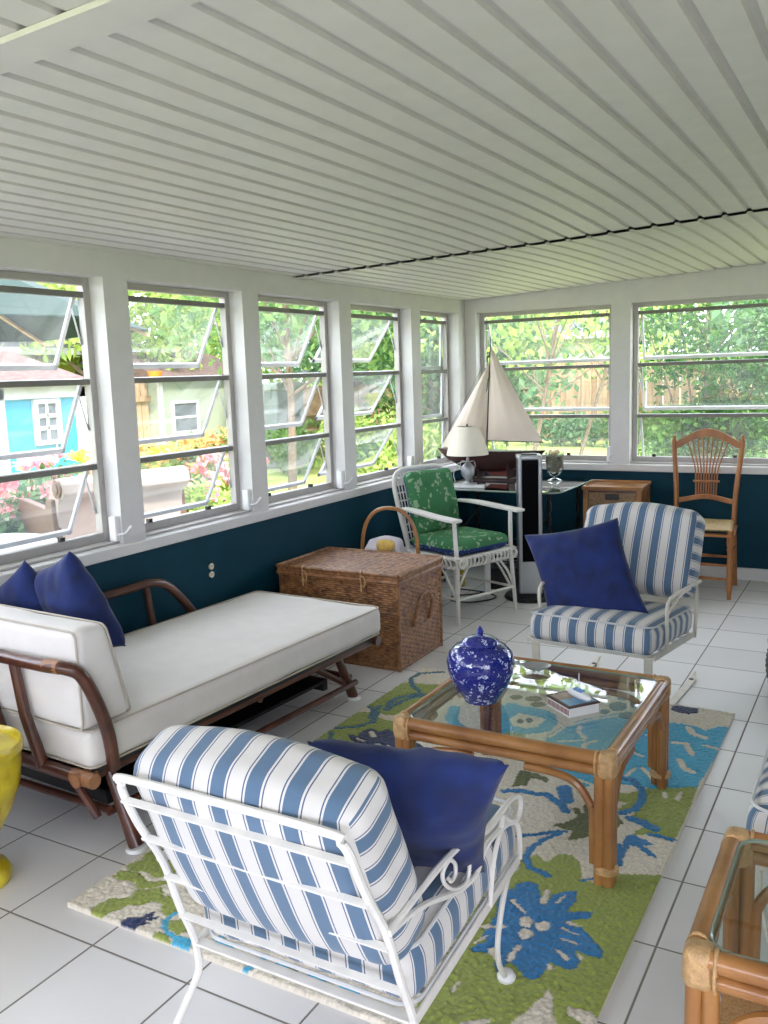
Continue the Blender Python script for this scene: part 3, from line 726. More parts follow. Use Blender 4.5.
# flower border
for i, (x, y, rx, ry, h, a, b_) in enumerate([(-6.9, 5.1, .6, .45, .92, MLEAFB, MPINK), (-7.0, 5.95, .55, .5, 1.0, MLEAFM, MPINK), (-7.2, 6.75, .5, .45, .95, MLEAFY, MYFLW)]):
    bush(['pink flowering bush at the left edge of the first window', 'pink flowering bush in front of the turquoise shed window', 'yellow flowering bush right of the turquoise shed'][i], x, y, rx, ry, h, [a, b_], n=1500, size=.09, seed=60+i, cat='flowers', name='flower_bush', fl=520, flsize=.07)
for i, (x, y, rx, ry, h, a, b_) in enumerate([(-8.2, 8.3, .55, .5, .95, MLEAFY, MORANGE), (-8.0, 9.3, .55, .5, 1.0, MLEAFM, MORANGE), (-7.5, 8.95, .5, .5, .7, MLEAFY, MPINK)]):
    bush(['orange flowering bush left below the grey green shed', 'orange flowering bush right below the grey green shed', 'low bush with pale pink blossoms in front of the orange flowers'][i], x, y, rx, ry, h, [a, b_], n=1500, size=.09, seed=70+i, cat='flowers', name='flower_bush', fl=700, flsize=.07)
bush('low green potted plants beyond the rolled arm patio chair', -5.6, 6.5, .5, .4, .75, [MLEAFY, MPINK], n=1300, size=.07, seed=80, fl=200)
t = thing('flower_pot', 'orange clay pot on the garden wall behind the second window', 'pot', (-11.8, 12.33, 1.5))
m = MB(); m.lathe([(.08, 0), (.13, .16), (.14, .2), (.12, .2), (.10, .03)], 20); m.build('pot_body', mat('orange_clay', srgb(226, 120, 40), .6), t)

# patio furniture
t = thing('patio_umbrella', 'dark green patio umbrella with wooden ribs outside the first window', 'umbrella', (-5.35, 3.05, GZ))
MUMB = mat('umbrella_cloth', srgb(10, 42, 32), .9, var=.06); MRIBW = mat('umbrella_wood', srgb(196, 156, 112), .5, var=.1)
m = MB(); n = 8; Ru = 1.78; zt = 2.75; ze = 1.98
def rimp(k, rr=1): a = 2*math.pi*k/n+.2; return Vector((math.cos(a)*Ru*rr, math.sin(a)*Ru*rr, zt-(zt-ze)*rr))
for k in range(n):
    a, b = rimp(k), rimp(k+1)
    for th, fl in ((0, 1), (.006, 0)):
        pass
    m.add([(0, 0, zt), tuple(a), tuple((a+b)/2*.97+Vector((0, 0, .06))), tuple(b), (0, 0, zt+.008), tuple(a+Vector((0, 0, .008))), tuple((a+b)/2*.97+Vector((0, 0, .068))), tuple(b+Vector((0, 0, .008)))], [(0, 1, 2), (0, 2, 3), (4, 6, 5), (4, 7, 6), (1, 2, 6, 5), (2, 3, 7, 6)])
m.build('canopy', MUMB, t, smooth=False)
m = MB(); m.tube([(0, 0, 0), (0, 0, zt)], .024, 10); m.build('pole', MRIBW, t)
for k in range(n):
    m = MB(); m.bar((0, 0, zt-.03), rimp(k)-Vector((0, 0, .03)), .028, .018); m.bar((0, 0, zt-.75), rimp(k, .55)-Vector((0, 0, .04)), .022, .014)
    m.build('rib', MRIBW, t, smooth=False)
MPAT = mat('patio_canvas', srgb(176, 160, 148), .8, var=.04); MPATD = mat('patio_frame_brown', srgb(104, 74, 58), .5, var=.1)
t = thing('patio_sofa', 'pale canvas patio sofa with rolled back and brown end scrolls outside the first two windows', 'sofa', (-5.86, 5.48, -.11), R(72))
SL = .57
m = MB()
prof = [(-.10, .42), (-.06, .70), (-.12, .80), (-.21, .86), (-.30, .88), (-.37, .83), (-.38, .75), (-.32, .70), (-.26, .72), (-.22, .60), (-.20, .22), (-.10, .22)]
m.prism(prof, -SL, SL, 'x'); m.build('rolled_back', MPAT, t, auto=50, bevel=.012)
m = MB(); m.bb(-SL+.02, SL-.02, -.12, .55, .24, .42); m.build('seat', MPAT, t, smooth=False, bevel=.03)
for s in (-1, 1):
    m = MB(); m.prism([(-.24, .0), (-.20, .0), (-.18, .22), (.5, .22), (.52, 0), (.56, 0), (.56, .60), (.48, .66), (-.05, .62), (-.10, .70), (-.2, .70)], s*SL-.035, s*SL+.035, 'x'); m.build('side_panel', MPATD, t, smooth=False, bevel=.012)
    m = MB(); m.tube([(s*SL-.04*s, -.28, .79), (s*(SL+.02), -.28, .79)], .075, 20); m.tube([(s*(SL+.02), -.28, .79), (s*(SL+.03), -.28, .79)], .045, 16); m.build('end_scroll', MPATD, t)
t = thing('patio_table', 'white round patio table at the left edge of the first window', 'table', (-4.45, 3.15, -.11))
m = MB(); m.lathe([(0, .70), (.42, .70), (.44, .715), (.42, .73), (0, .73)], 32); m.build('tabletop', MEXT, t)
m = MB(); m.lathe([(.2, 0), (.05, .05), (.04, .4), (.07, .7)], 16); m.build('pedestal', MEXT, t)

# ------------------------------------------------------------------ rug
RUG = [('g',0,[(0,1700),(140,1650),(260,1750),(300,1950),(180,2100),(0,2050)]),('g',0,[(0,1000),(140,940),(300,1000),(360,1150),(200,1250),(0,1220)]),('q',22,[(260,560),(360,700),(330,860),(200,940)]),('o',0,[(420,420),(560,330),(700,420),(820,360),(860,520),(760,640),(600,620),(470,700),(380,560)]),('g',0,[(1064,682),(1095,713),(1106,752),(1115,799),(1142,821),(1246,872),(1288,792),(1326,772),(1368,857),(1433,881),(1505,914),(1501,624),(1511,625),(1506,184),(1248,-4),(1194,-85),(1106,58),(1086,246),(1069,471)]),('c',0,[(1358,287),(1354,248),(1334,174),(1318,127),(1320,89),(1446,154),(1418,178),(1396,206),(1378,259)]),('c',0,[(1418,249),(1424,221),(1468,204),(1504,202),(1512,226),(1473,251)]),('c',0,[(1227,41),(1214,83),(1259,121),(1275,124),(1260,58)]),('c',0,[(1147,174),(1149,209),(1158,208),(1158,158)]),('g',0,[(1171,806),(1173,857),(1192,891),(1221,895),(1254,867),(1285,796),(1286,750),(1196,733)]),('g',0,[(1077,829),(1110,835),(1124,853),(1161,821),(1195,751),(1168,719),(1116,712)]),('c',0,[(1283,790),(1277,830),(1304,843),(1332,814),(1319,794),(1306,774)]),('g',0,[(1479,1547),(1405,1481),(1353,1482),(1305,1420),(1273,1380),(1231,1359),(1246,1305),(1291,1308),(1267,1244),(1300,1236),(1330,1274),(1319,1200),(1352,1183),(1377,1163),(1358,1122),(1356,1090),(1428,1145),(1482,1110),(1484,1237)]),('t',0,[(1159,2110),(1264,2085),(1361,2088),(1414,2061),(1450,2124),(1514,2142),(1476,1528),(1404,1489),(1346,1453),(1295,1445),(1213,1432),(1147,1392),(1066,1416),(1014,1400),(933,1465),(880,1581),(849,1729),(862,1827),(915,1948),(999,2048),(1068,2131)]),('c',14,[(1344,2062),(1372,2007),(1423,1981)]),('c',12,[(1321,1884),(1365,1895),(1407,1801)]),('c',13,[(1374,1735),(1405,1663),(1440,1644)]),('c',9,[(1266,1602),(1323,1520)]),('c',7,[(1242,1586),(1228,1515)]),('c',9,[(1037,1767),(1008,1721),(1024,1650),(1068,1641)]),('c',10,[(937,1890),(951,1827),(993,1779)]),('c',9,[(1436,1907),(1482,1897)]),('c',7,[(1222,1414),(1290,1436)]),('c',8,[(1197,1723),(1247,1704)]),('c',9,[(1209,1914),(1259,1904)]),('c',8,[(906,1699),(996,1755)]),('c',8,[(861,1735),(884,1867),(961,1981),(1075,2099)]),('b',12,[(1030,1393),(1097,1359)]),('t',0,[(563,1879),(566,2019),(657,2008),(731,2007),(802,1973),(845,1880),(843,1786),(784,1729),(726,1672),(649,1666),(580,1789)]),('c',0,[(640,1833),(654,1921),(715,1916),(786,1900),(780,1818),(746,1771),(686,1775)]),('n',0,[(707,1841),(710,1828),(708,1817),(702,1810),(694,1810),(685,1817),(679,1828),(676,1841),(678,1853),(683,1859),(692,1859),(700,1852)]),('n',0,[(738,1868),(741,1854),(740,1841),(734,1835),(726,1835),(717,1842),(710,1855),(706,1870),(708,1882),(714,1889),(722,1889),(731,1881)]),('q',0,[(1058,2192),(1060,2162),(1052,2136),(1036,2121),(1015,2119),(996,2133),(984,2158),(981,2188),(989,2215),(1006,2231),(1027,2232),(1046,2218)]),('q',0,[(1050,2301),(1050,2285),(1042,2270),(1028,2259),(1012,2256),(999,2262),(991,2274),(991,2291),(999,2307),(1013,2317),(1029,2320),(1042,2314)]),('q',0,[(1110,2251),(1114,2221),(1110,2197),(1099,2184),(1085,2185),(1071,2201),(1061,2228),(1057,2258),(1061,2283),(1071,2297),(1086,2295),(1100,2278)]),('q',0,[(1118,2102),(1118,2081),(1109,2062),(1094,2049),(1076,2046),(1060,2054),(1050,2071),(1050,2092),(1058,2112),(1074,2125),(1093,2128),(1109,2119)]),('q',0,[(949,2118),(951,2092),(943,2069),(928,2054),(909,2053),(891,2064),(879,2086),(876,2112),(883,2136),(899,2151),(919,2152),(937,2140)]),('q',0,[(1007,2101),(1008,2085),(1004,2070),(995,2062),(984,2061),(973,2068),(966,2082),(965,2098),(969,2112),(978,2121),(989,2122),(1000,2114)]),('q',0,[(1146,2175),(1147,2159),(1142,2144),(1133,2136),(1122,2135),(1112,2143),(1106,2156),(1105,2173),(1110,2187),(1119,2196),(1130,2197),(1140,2189)]),('g',0,[(434,2284),(547,2376),(655,2445),(897,2452),(950,2285),(855,2298),(768,2296),(603,2221),(479,2204)]),('g',0,[(649,1636),(697,1718),(774,1695),(765,1632),(712,1622)]),('o',0,[(688,2125),(689,2106),(680,2087),(664,2075),(644,2071),(626,2077),(615,2092),(613,2111),(622,2130),(638,2143),(659,2147),(676,2140)]),('o',0,[(725,2064),(727,2045),(720,2028),(705,2017),(688,2014),(672,2020),(662,2035),(660,2053),(667,2071),(682,2083),(699,2086),(715,2079)]),('o',0,[(602,2108),(604,2091),(598,2075),(586,2064),(570,2062),(556,2069),(546,2083),(543,2100),(549,2116),(562,2127),(578,2129),(592,2122)]),('o',0,[(205,1735),(225,1812),(227,2053),(321,1949),(315,1853),(303,1758),(298,1669),(248,1668)]),('c',17,[(310,1761),(323,1926)]),('t',27,[(372,1857),(409,1742),(455,1680),(517,1648)]),('t',27,[(543,1957),(601,1873),(631,1741),(613,1673)]),('b',14,[(575,1840),(624,1758)]),('g',0,[(-14,1160),(-2,1191),(-5,1636),(69,1655),(132,1609),(192,1607),(278,1533),(413,1361),(369,1174),(221,1174),(112,1075)]),('n',0,[(89,1404),(138,1400),(129,1464),(143,1498),(194,1480),(222,1521),(322,1472),(416,1438),(499,1377),(454,1284),(408,1216),(321,1221),(252,1212),(168,1296),(184,1334),(131,1356)]),('c',0,[(280,1361),(283,1350),(282,1340),(276,1334),(266,1333),(256,1338),(248,1347),(245,1358),(246,1368),(252,1374),(262,1375),(272,1370)]),('c',0,[(321,1361),(325,1350),(325,1340),(320,1335),(313,1335),(305,1340),(297,1349),(293,1360),(294,1369),(298,1375),(306,1375),(314,1370)]),('c',0,[(325,1315),(329,1305),(328,1297),(323,1292),(316,1291),(308,1296),(302,1304),(298,1313),(299,1322),(303,1327),(311,1327),(319,1323)]),('c',11,[(170,1461),(201,1429)]),('c',7,[(151,1379),(190,1371)]),('c',6,[(176,1300),(204,1318)]),('q',14,[(19,1710),(84,1662),(119,1559),(86,1486),(10,1437)]),('q',10,[(20,1385),(62,1311),(70,1237)]),('q',15,[(96,1714),(110,1799),(133,1892),(179,1947)]),('q',13,[(112,2273),(19,2212),(8,2124),(66,2031),(128,1983)]),('q',16,[(105,1711),(73,1800),(85,1877),(150,1956)]),('q',13,[(57,1735),(60,1668),(86,1593)]),('b',15,[(874,1204),(903,1222),(939,1236),(987,1232),(1018,1243)]),('b',16,[(1017,1246),(1053,1218),(1092,1193),(1116,1155)]),('b',20,[(1063,1322),(1099,1234)]),('b',8,[(1029,927),(1039,935),(1087,972),(1134,1017)]),('b',11,[(1154,1022),(1117,960),(1094,879),(1098,820),(1128,775),(1194,755)]),('b',5,[(1289,769),(1324,810)]),('t',11,[(1033,1387),(1071,1381),(1125,1373)]),('b',15,[(1182,1479),(1256,1488),(1309,1422),(1328,1345),(1321,1270),(1287,1226)]),('b',19,[(1323,1203),(1370,1192),(1409,1168)]),('b',10,[(1403,1129),(1479,1125)]),('b',15,[(1329,1015),(1360,906)]),('b',22,[(1052,1311),(1094,1232)]),('b',0,[(1340,1081),(1354,1099),(1394,1088),(1434,1067),(1404,1048),(1459,998),(1435,995),(1385,1033),(1365,1029),(1367,941),(1355,969),(1341,1041)]),('o',0,[(1126,1190),(1151,1196),(1166,1167),(1179,1167),(1156,1217),(1162,1252),(1202,1227),(1262,1244),(1275,1214),(1310,1160),(1298,1109),(1247,1039),(1232,1021),(1208,999),(1189,978),(1177,983),(1181,1035),(1158,1040),(1111,1040),(1110,1057),(1147,1092),(1159,1121),(1162,1147),(1137,1165)]),('o',0,[(863,1390),(924,1390),(988,1363),(986,1334),(947,1343),(922,1345),(929,1278),(886,1251),(871,1321)]),('c',9,[(1382,1432),(1391,1404)]),('c',8,[(1435,1458),(1433,1400)]),('n',0,[(1233,2279),(1262,2293),(1299,2294),(1344,2292),(1347,2240),(1315,2210),(1273,2206),(1236,2231)]),('b',0,[(1144,697),(1181,700),(1209,644),(1230,610),(1238,666),(1266,706),(1295,714),(1307,663),(1298,607),(1365,641),(1364,605),(1323,578),(1313,559),(1362,550),(1401,517),(1436,484),(1438,455),(1400,448),(1371,451),(1393,414),(1395,385),(1368,372),(1329,381),(1327,345),(1321,302),(1295,294),(1262,324),(1236,334),(1227,283),(1206,307),(1195,362),(1140,329),(1127,341),(1152,391),(1132,401),(1129,446),(1130,502),(1101,590),(1112,626),(1128,650),(1124,671)]),('c',0,[(1232,521),(1234,509),(1231,497),(1223,490),(1214,488),(1204,494),(1198,504),(1196,517),(1199,529),(1206,536),(1216,537),(1226,532)]),('c',0,[(1250,471),(1252,459),(1248,448),(1240,441),(1230,439),(1221,444),(1214,453),(1213,465),(1216,476),(1224,483),(1235,485),(1244,481)]),('c',0,[(1279,524),(1280,513),(1276,502),(1268,495),(1258,493),(1249,497),(1242,506),(1241,518),(1245,529),(1253,536),(1264,538),(1273,534)]),('c',6,[(1144,589),(1195,552)]),('c',8,[(1119,441),(1165,464)]),('c',9,[(1219,679),(1224,619)]),('c',5,[(1267,676),(1262,633)]),('c',5,[(1317,561),(1352,562)]),('c',5,[(1312,529),(1356,520)]),('c',4,[(1326,486),(1371,485)]),('c',6,[(1329,433),(1363,413)]),('c',8,[(1236,402),(1233,342)]),('c',5,[(1128,366),(1143,403)]),('c',11,[(1177,360),(1197,339)]),('c',0,[(1324,373),(1351,367),(1331,345)]),('c',0,[(1377,448),(1400,439),(1390,422)]),('g',0,[(111,-15),(84,22),(90,71),(142,103),(132,146),(166,162),(192,188),(228,158),(263,163),(334,130),(319,111),(312,86),(269,97),(253,123),(214,121),(205,88),(165,79),(161,43),(145,19),(143,-10)]),('g',0,[(13,161),(10,198),(33,210),(71,216),(96,208),(128,193),(174,216),(199,216),(162,167),(128,150),(91,174),(49,160)]),('g',0,[(5,229),(26,280),(12,321),(133,259),(171,227),(115,224),(79,226),(33,210)]),('g',0,[(14,287),(6,347),(111,301),(184,259),(141,250),(48,284)]),('g',0,[(337,-7),(328,19),(369,24),(409,-11),(356,-18)]),('g',0,[(325,71),(361,100),(411,61),(392,31),(352,42)]),('n',0,[(208,1),(207,22),(221,40),(241,45),(249,76),(265,85),(271,71),(260,49),(287,79),(292,65),(265,35),(287,46),(294,39),(271,22),(274,-13),(234,-12)]),('t',0,[(336,136),(322,91),(332,64),(359,35),(392,31),(443,37),(460,10),(473,-17),(412,-14),(392,16),(355,23),(325,39),(310,63),(310,96),(325,131)]),('t',14,[(504,72),(561,49)]),('t',10,[(666,68),(651,-4)]),('t',16,[(717,62),(743,43)]),('t',18,[(816,49),(844,48)]),('t',15,[(908,58),(942,54)]),('o',8,[(751,63),(772,50)]),('c',11,[(999,61),(1040,61)]),('g',30,[(286,234),(384,200)]),('g',34,[(506,164),(628,152)]),('o',25,[(786,162),(885,147)]),('g',45,[(126,265),(81,362)])]
PAL = dict(c=srgb(220, 210, 192), k=srgb(230, 222, 206), g=srgb(144, 156, 66), b=srgb(32, 116, 172), t=srgb(66, 168, 204), n=srgb(24, 44, 86), o=srgb(98, 104, 58), q=srgb(58, 108, 122))
def make_rug():
    W, H, st = 1.49, 2.30, .004
    nx, ny = int(W/st), int(H/st)
    X, Y = np.meshgrid(np.linspace(0, W, nx+1), np.linspace(0, H, ny+1))
    rng = np.random.default_rng(5)
    # tufted edges: jitter the sampling position a little
    def sm(a, k):
        for _ in range(k): a = (a+np.roll(a, 1, 0)+np.roll(a, -1, 0)+np.roll(a, 1, 1)+np.roll(a, -1, 1))/5
        return a
    jx = sm(rng.normal(size=X.shape), 2)*.004; jy = sm(rng.normal(size=X.shape), 2)*.004
    xx = (X+jx)*1000; yy = (Y+jy)*1000
    idx = np.full(X.shape, 0); keys = list(PAL)
    for c, r, pts in RUG:
        P = np.array(pts, float)
        if r == 0:
            ins = np.zeros(X.shape, bool); j = len(P)-1
            for i in range(len(P)):
                xi, yi = P[i]; xj, yj = P[j]
                ins ^= ((yi > yy) != (yj > yy)) & (xx < (xj-xi)*(yy-yi)/(yj-yi+1e-9)+xi); j = i
        else:
            ins = np.zeros(X.shape, bool)
            for i in range(len(P)-1):
                a, b = P[i], P[i+1]; ab = b-a; L = ab@ab+1e-9
                t = np.clip(((xx-a[0])*ab[0]+(yy-a[1])*ab[1])/L, 0, 1)
                ins |= np.hypot(xx-a[0]-t*ab[0], yy-a[1]-t*ab[1]) < r
        idx[ins] = keys.index(c)
    col = np.array([PAL[k] for k in keys])[idx]
    v = rng.normal(size=X.shape)*.6
    col[..., :3] *= (1+.16*v)[..., None]; col = np.clip(col, 0, 1)
    edge = (np.roll(idx, 1, 0) != idx) | (np.roll(idx, 1, 1) != idx) | (np.roll(idx, -1, 0) != idx)
    Z = .014+sm(rng.normal(size=X.shape), 1)*.0034-edge*.003
    V = np.stack([X, Y, Z], -1).reshape(-1, 3)
    k = (np.arange(ny)[:, None]*(nx+1)+np.arange(nx)[None]).reshape(-1)
    F = np.stack([k, k+1, k+nx+2, k+nx+1], 1)
    # skirt
    loop = list(range(0, nx+1)) + [j*(nx+1)+nx for j in range(1, ny+1)] + [ny*(nx+1)+i for i in range(nx-1, -1, -1)] + [j*(nx+1) for j in range(ny-1, 0, -1)]
    nb = len(V); V = np.concatenate([V, V[loop]*np.array([1, 1, 0])]); L = len(loop)
    S = [(loop[(i+1) % L], loop[i], nb+i, nb+(i+1) % L) for i in range(L)]
    me = bpy.data.meshes.new('rug'); me.from_pydata(V.tolist(), [], F.tolist()+S)
    at = me.color_attributes.new('tuft', 'FLOAT_COLOR', 'POINT')
    cc = np.concatenate([col.reshape(-1, 4), np.tile(np.array(PAL['c']), (L, 1))]); at.data.foreach_set('color', cc.astype(np.float32).ravel())
    me.polygons.foreach_set('use_smooth', [True]*len(me.polygons))
    me.materials.append(MRUG); o = bpy.data.objects.new('area_rug', me); COL.objects.link(o); o.location = (-2.02, 1.60, 0)
    tag(o, 'floral area rug in cream, green, turquoise and blue under the coffee table', 'rug')
make_rug()
RZ = .015

# ------------------------------------------------------------------ striped metal chairs
def make_striped_chair(label, base='legs', loc=(0, 0, 0), rz=0, scale=1):
    t = thing('striped_armchair', label, 'chair', loc, rz); t.scale = (scale, scale, scale if base == 'legs' or scale == 1 else .95); X = .27; tw = .012 if base == 'legs' else .045; mi = MIRON if base == 'legs' else MIRONG
    up = [(-.50, .0), (-.48, .008), (-.40, .07), (-.30, .155), (-.262, .22), (-.268, .29), (-.31, .40), (-.35, .52), (-.41, .63), (-.458, .745)] if base == 'legs' else [(-.262, .27), (-.268, .30), (-.31, .40), (-.35, .52), (-.41, .63), (-.458, .745)]
    m = MB()
    k0 = 4 if base == 'legs' else 0
    L = [(-X, y, z) for y, z in up[k0:]]
    def nx(z): return X-tw*max(0, (z-.35)/.4)
    L = [(-nx(z), y, z) for y, z in up[k0:-1]]
    path = L + [(-nx(.72), -.445, .71), (-nx(.75)+.010, -.458, .742), (-nx(.75)+.045, -.464, .758)] + [(nx(.75)-.045, -.464, .758), (nx(.75)-.010, -.458, .742), (nx(.72), -.445, .71)] + [(-a, b, c) for a, b, c in L[::-1]]
    m.tube(spl(path, 5), .0085, 8); m.build('back_frame', mi, t)
    for z, y in ((.702, -.442), (.60, -.394), (.485, -.338), (.375, -.300)):
        m = MB(); m.bar((-nx(z), y-.006, z), (nx(z), y-.006, z), .006, .014, up=(0, 1, .4)); m.build('back_slat', mi, t, smooth=False)
    # seat frame and deck
    m = MB(); a = (-.262, .285); b = (.285, .335)
    for s in (-1, 1): m.bar((s*X, a[0], a[1]), (s*X, b[0], b[1]), .006, .026)
    m.bar((-X, a[0], a[1]), (X, a[0], a[1]), .006, .026, up=(0, 1, 0)); m.bar((-X, b[0], b[1]), (X, b[0], b[1]), .008, .03, up=(0, 1, 0))
    m.build('seat_frame', mi, t, smooth=False, bevel=.002)
    for i in range(5):
        f = (i+.8)/5.6; y = a[0]+(b[0]-a[0])*f; z = a[1]+(b[1]-a[1])*f-.004
        m = MB(); m.bar((-X, y, z), (X, y, z), .004, .02, up=(0, 1, 0)); m.build('seat_strap', mi, t, smooth=False)
    if base == 'legs':
        for s in (-1, 1):
            m = MB(); m.tube(spl([(s*(X+ (.02 if i < 3 else .01 if i == 3 else 0)), y, z+.012*(i == 0)) for i, (y, z) in enumerate([(-.40, .0), (-.385, .03), (-.34, .10), (-.29, .165), (-.262, .22), (-.268, .29)])], 5), .0085, 8); m.build('leg', mi, t)
            m = MB(); m.tube(spl([(s*(X-.012), .262, .325), (s*(X-.01), .215, .285), (s*(X-.008), .18, .235), (s*(X-.012), .172, .17), (s*(X-.02), .20, .10), (s*(X-.03), .262, .022)], 6), .007, 8)
            lg = m.build('leg', mi, t)
            m = MB(); m.lathe([(0, -.004), (.021, -.004), (.024, .006), (.018, .016), (.008, .02), (0, .02)], 20, (s*(X-.03), .268, .006+RZ-.004 if loc[1] < 3 else .004)); m.build('foot_glide', MWHITE2, lg)
    else:
        for s in (-1, 1):
            # flat spring steel: down from the front of the seat, bent along the floor to a rear tip
            pts = spl([(s*(X-.03), .27, .33), (s*(X-.03), .262, .22), (s*(X-.03), .225, .08), (s*(X-.03), .15, .018), (s*(X-.03), -.05, .008), (s*(X-.035), -.36, .01), (s*(X-.04), -.44, .028)], 6)
            m = MB(); n = len(pts); w = .017
            vs = []
            for i, p in enumerate(pts):
                d = (pts[min(i+1, n-1)]-pts[max(i-1, 0)]).normalized(); nr = Vector((0, -d.z, d.y)); ww = w*(1 if i < n-8 else max(.25, (n-i)/9))
                for sx, sn in ((-1, -1), (1, -1), (1, 1), (-1, 1)): vs.append(p+Vector((sx*ww, 0, 0))+nr*sn*.003)
            fs = [(i*4+k, i*4+(k+1) % 4, (i+1)*4+(k+1) % 4, (i+1)*4+k) for i in range(n-1) for k in range(4)] + [(0, 1, 2, 3), tuple((n-1)*4+k for k in range(4))]
            m.add(vs, fs); lg = m.build('spring_leg', mi, t, smooth=False)
            m = MB(); m.lathe([(0, 0), (.012, 0), (.012, .014), (0, .018)], 12, (s*(X-.038), -.37, 0)); m.build('foot_glide', MBLACK, lg)
    # arms with scrollwork
    for s in (-1, 1) if base == 'legs' else ():
        def C(pts, k=6): return spl([(s*(X+.002), y, z) for y, z in pts], k)
        m = MB()
        m.tube(C([(-.35, .52), (-.29, .514), (-.25, .508), (-.18, .487), (-.10, .455), (-.04, .437), (.02, .432), (.05, .448), (.08, .468), (.14, .470), (.22, .457), (.27, .43), (.285, .38), (.283, .335)]), .0065, 7)
        m.build('arm_rail', mi, t)
        m = MB(); ap = C([(-.355, .525), (-.25, .535), (-.14, .541), (-.03, .535), (.06, .510), (.11, .502), (.19, .510)], 4)
        m.tube(ap, .0075, 7); m.tube(C([(.19, .510), (.245, .508), (.285, .492), (.294, .465), (.275, .445), (.245, .450), (.21, .470), (.185, .488), (.165, .465), (.135, .43), (.115, .39), (.10, .315)]), .006, 7)
        m.build('arm_top', mi, t)
        m = MB(); m.tube(C([(-.03, .535), (-.007, .49), (-.015, .445), (-.05, .445), (-.09, .462), (-.125, .492), (-.134, .52), (-.105, .532), (-.078, .512), (-.076, .49), (-.095, .482), (-.108, .494)]), .0045, 6)
        m.tube(C([(.05, .50), (.028, .53), (.008, .527), (-.002, .508), (.012, .494), (.026, .504)]), .0045, 6)
        m.build('scroll', mi, t)
    for s in (-1, 1) if base != 'legs' else ():
        def C(pts, k=6): return spl([(s*(X+dx), y, z) for dx, y, z in pts], k)
        m = MB(); m.tube(C([(.0, .13, .325), (.004, .145, .42), (.006, .155, .52), (.008, .13, .553), (.01, .07, .562), (.01, -.10, .555), (.0, -.34, .53)]), .008, 8)
        m.tube(C([(.006, .15, .49), (.02, .11, .53), (.03, .05, .562), (.03, -.08, .56)]), .006, 7); m.build('arm_rail', mi, t)
    # cushions
    sc_ = cushion_mb(.268, .285, .068, .05, .02, uvmode='x', seed=1).build('seat_cushion', MSTRIPE, t, merge=True, auto=0)
    sc_.location = (0, .022, .382); sc_.rotation_euler = (R(5), 0, 0)
    m = MB(); m.tube([(p[0], p[1], .062) for p in rim(.268, .285, 0, .05, -.006)], .0045, 6, closed=True); pp = m.build('piping', MSTRIPEP, sc_)
    m = MB(); m.tube([(p[0], p[1], -.06) for p in rim(.268, .285, 0, .05, -.006)], .0045, 6, closed=True); pp = m.build('piping', MSTRIPEP, sc_)
    bc = cushion_mb(.268, .078, .212, .055, .02, seed=5, arch=.032).build('back_cushion', MSTRIPE, t, merge=True, auto=0)
    th = R(22.5); c = Vector((0, -.405, .625)) + Vector((0, math.cos(th), math.sin(th)))*.110
    bc.location = (0, c.y-(.02 if base != 'legs' else 0), c.z-(.062 if base == 'legs' else .006)); bc.rotation_euler = (th, 0, 0)
    return t
MSTRIPEP = mat('cushion_piping', srgb(206, 206, 204), .8, var=.05)
make_striped_chair('blue striped metal armchair in the foreground, its back to the viewer', 'legs', (-1.005, 1.6, 0), 0)
make_striped_chair('blue striped metal armchair facing the viewer behind the coffee table', 'spring', (-1.055, 3.90, 0), R(175), 1.05)
make_striped_chair('blue striped armchair mostly cut off at the right edge, beyond the side table', 'spring', (.045, 2.38, 0), R(90))

def pillow(name, label, loc, rot, a=.22, t=.07, seed=0, chop=0, group=None, shear=0):
    o = pillow_mb(a, t, seed=seed, chop=chop, shear=shear).build(name, MBLUE, None, merge=True, auto=0)
    o.matrix_world = Matrix.Translation(loc) @ rot
    return tag(o, label, 'pillow', group)
RX = lambda a: Matrix.Rotation(R(a), 4, 'X'); RY = lambda a: Matrix.Rotation(R(a), 4, 'Y'); RZm = lambda a: Matrix.Rotation(R(a), 4, 'Z')
pillow('throw_pillow', 'royal blue throw pillow on the foreground striped chair', (-.872, 1.545, .588), RZm(6) @ RX(32) @ RY(-3), .215, .08, 1, .10, shear=.34)
pillow('throw_pillow', 'royal blue throw pillow tilted on the striped chair behind the coffee table', (-1.185, 3.87, .585), RZm(-2) @ RX(-22) @ RY(-14), .225, .075, 2, .0, shear=-.18)
pillow('throw_pillow', 'blue throw pillow at the daybed head showing its full face, right of the pair', (-2.53, 2.15, .705), RZm(-8) @ RX(15) @ RY(-20), .190, .08, 3, .0, shear=-.06)
pillow('throw_pillow', 'blue throw pillow on the daybed cut off by the left edge, left of the pair', (-2.74, 2.12, .645), RZm(8) @ RX(12) @ RY(-32), .18, .07, 4, .0)

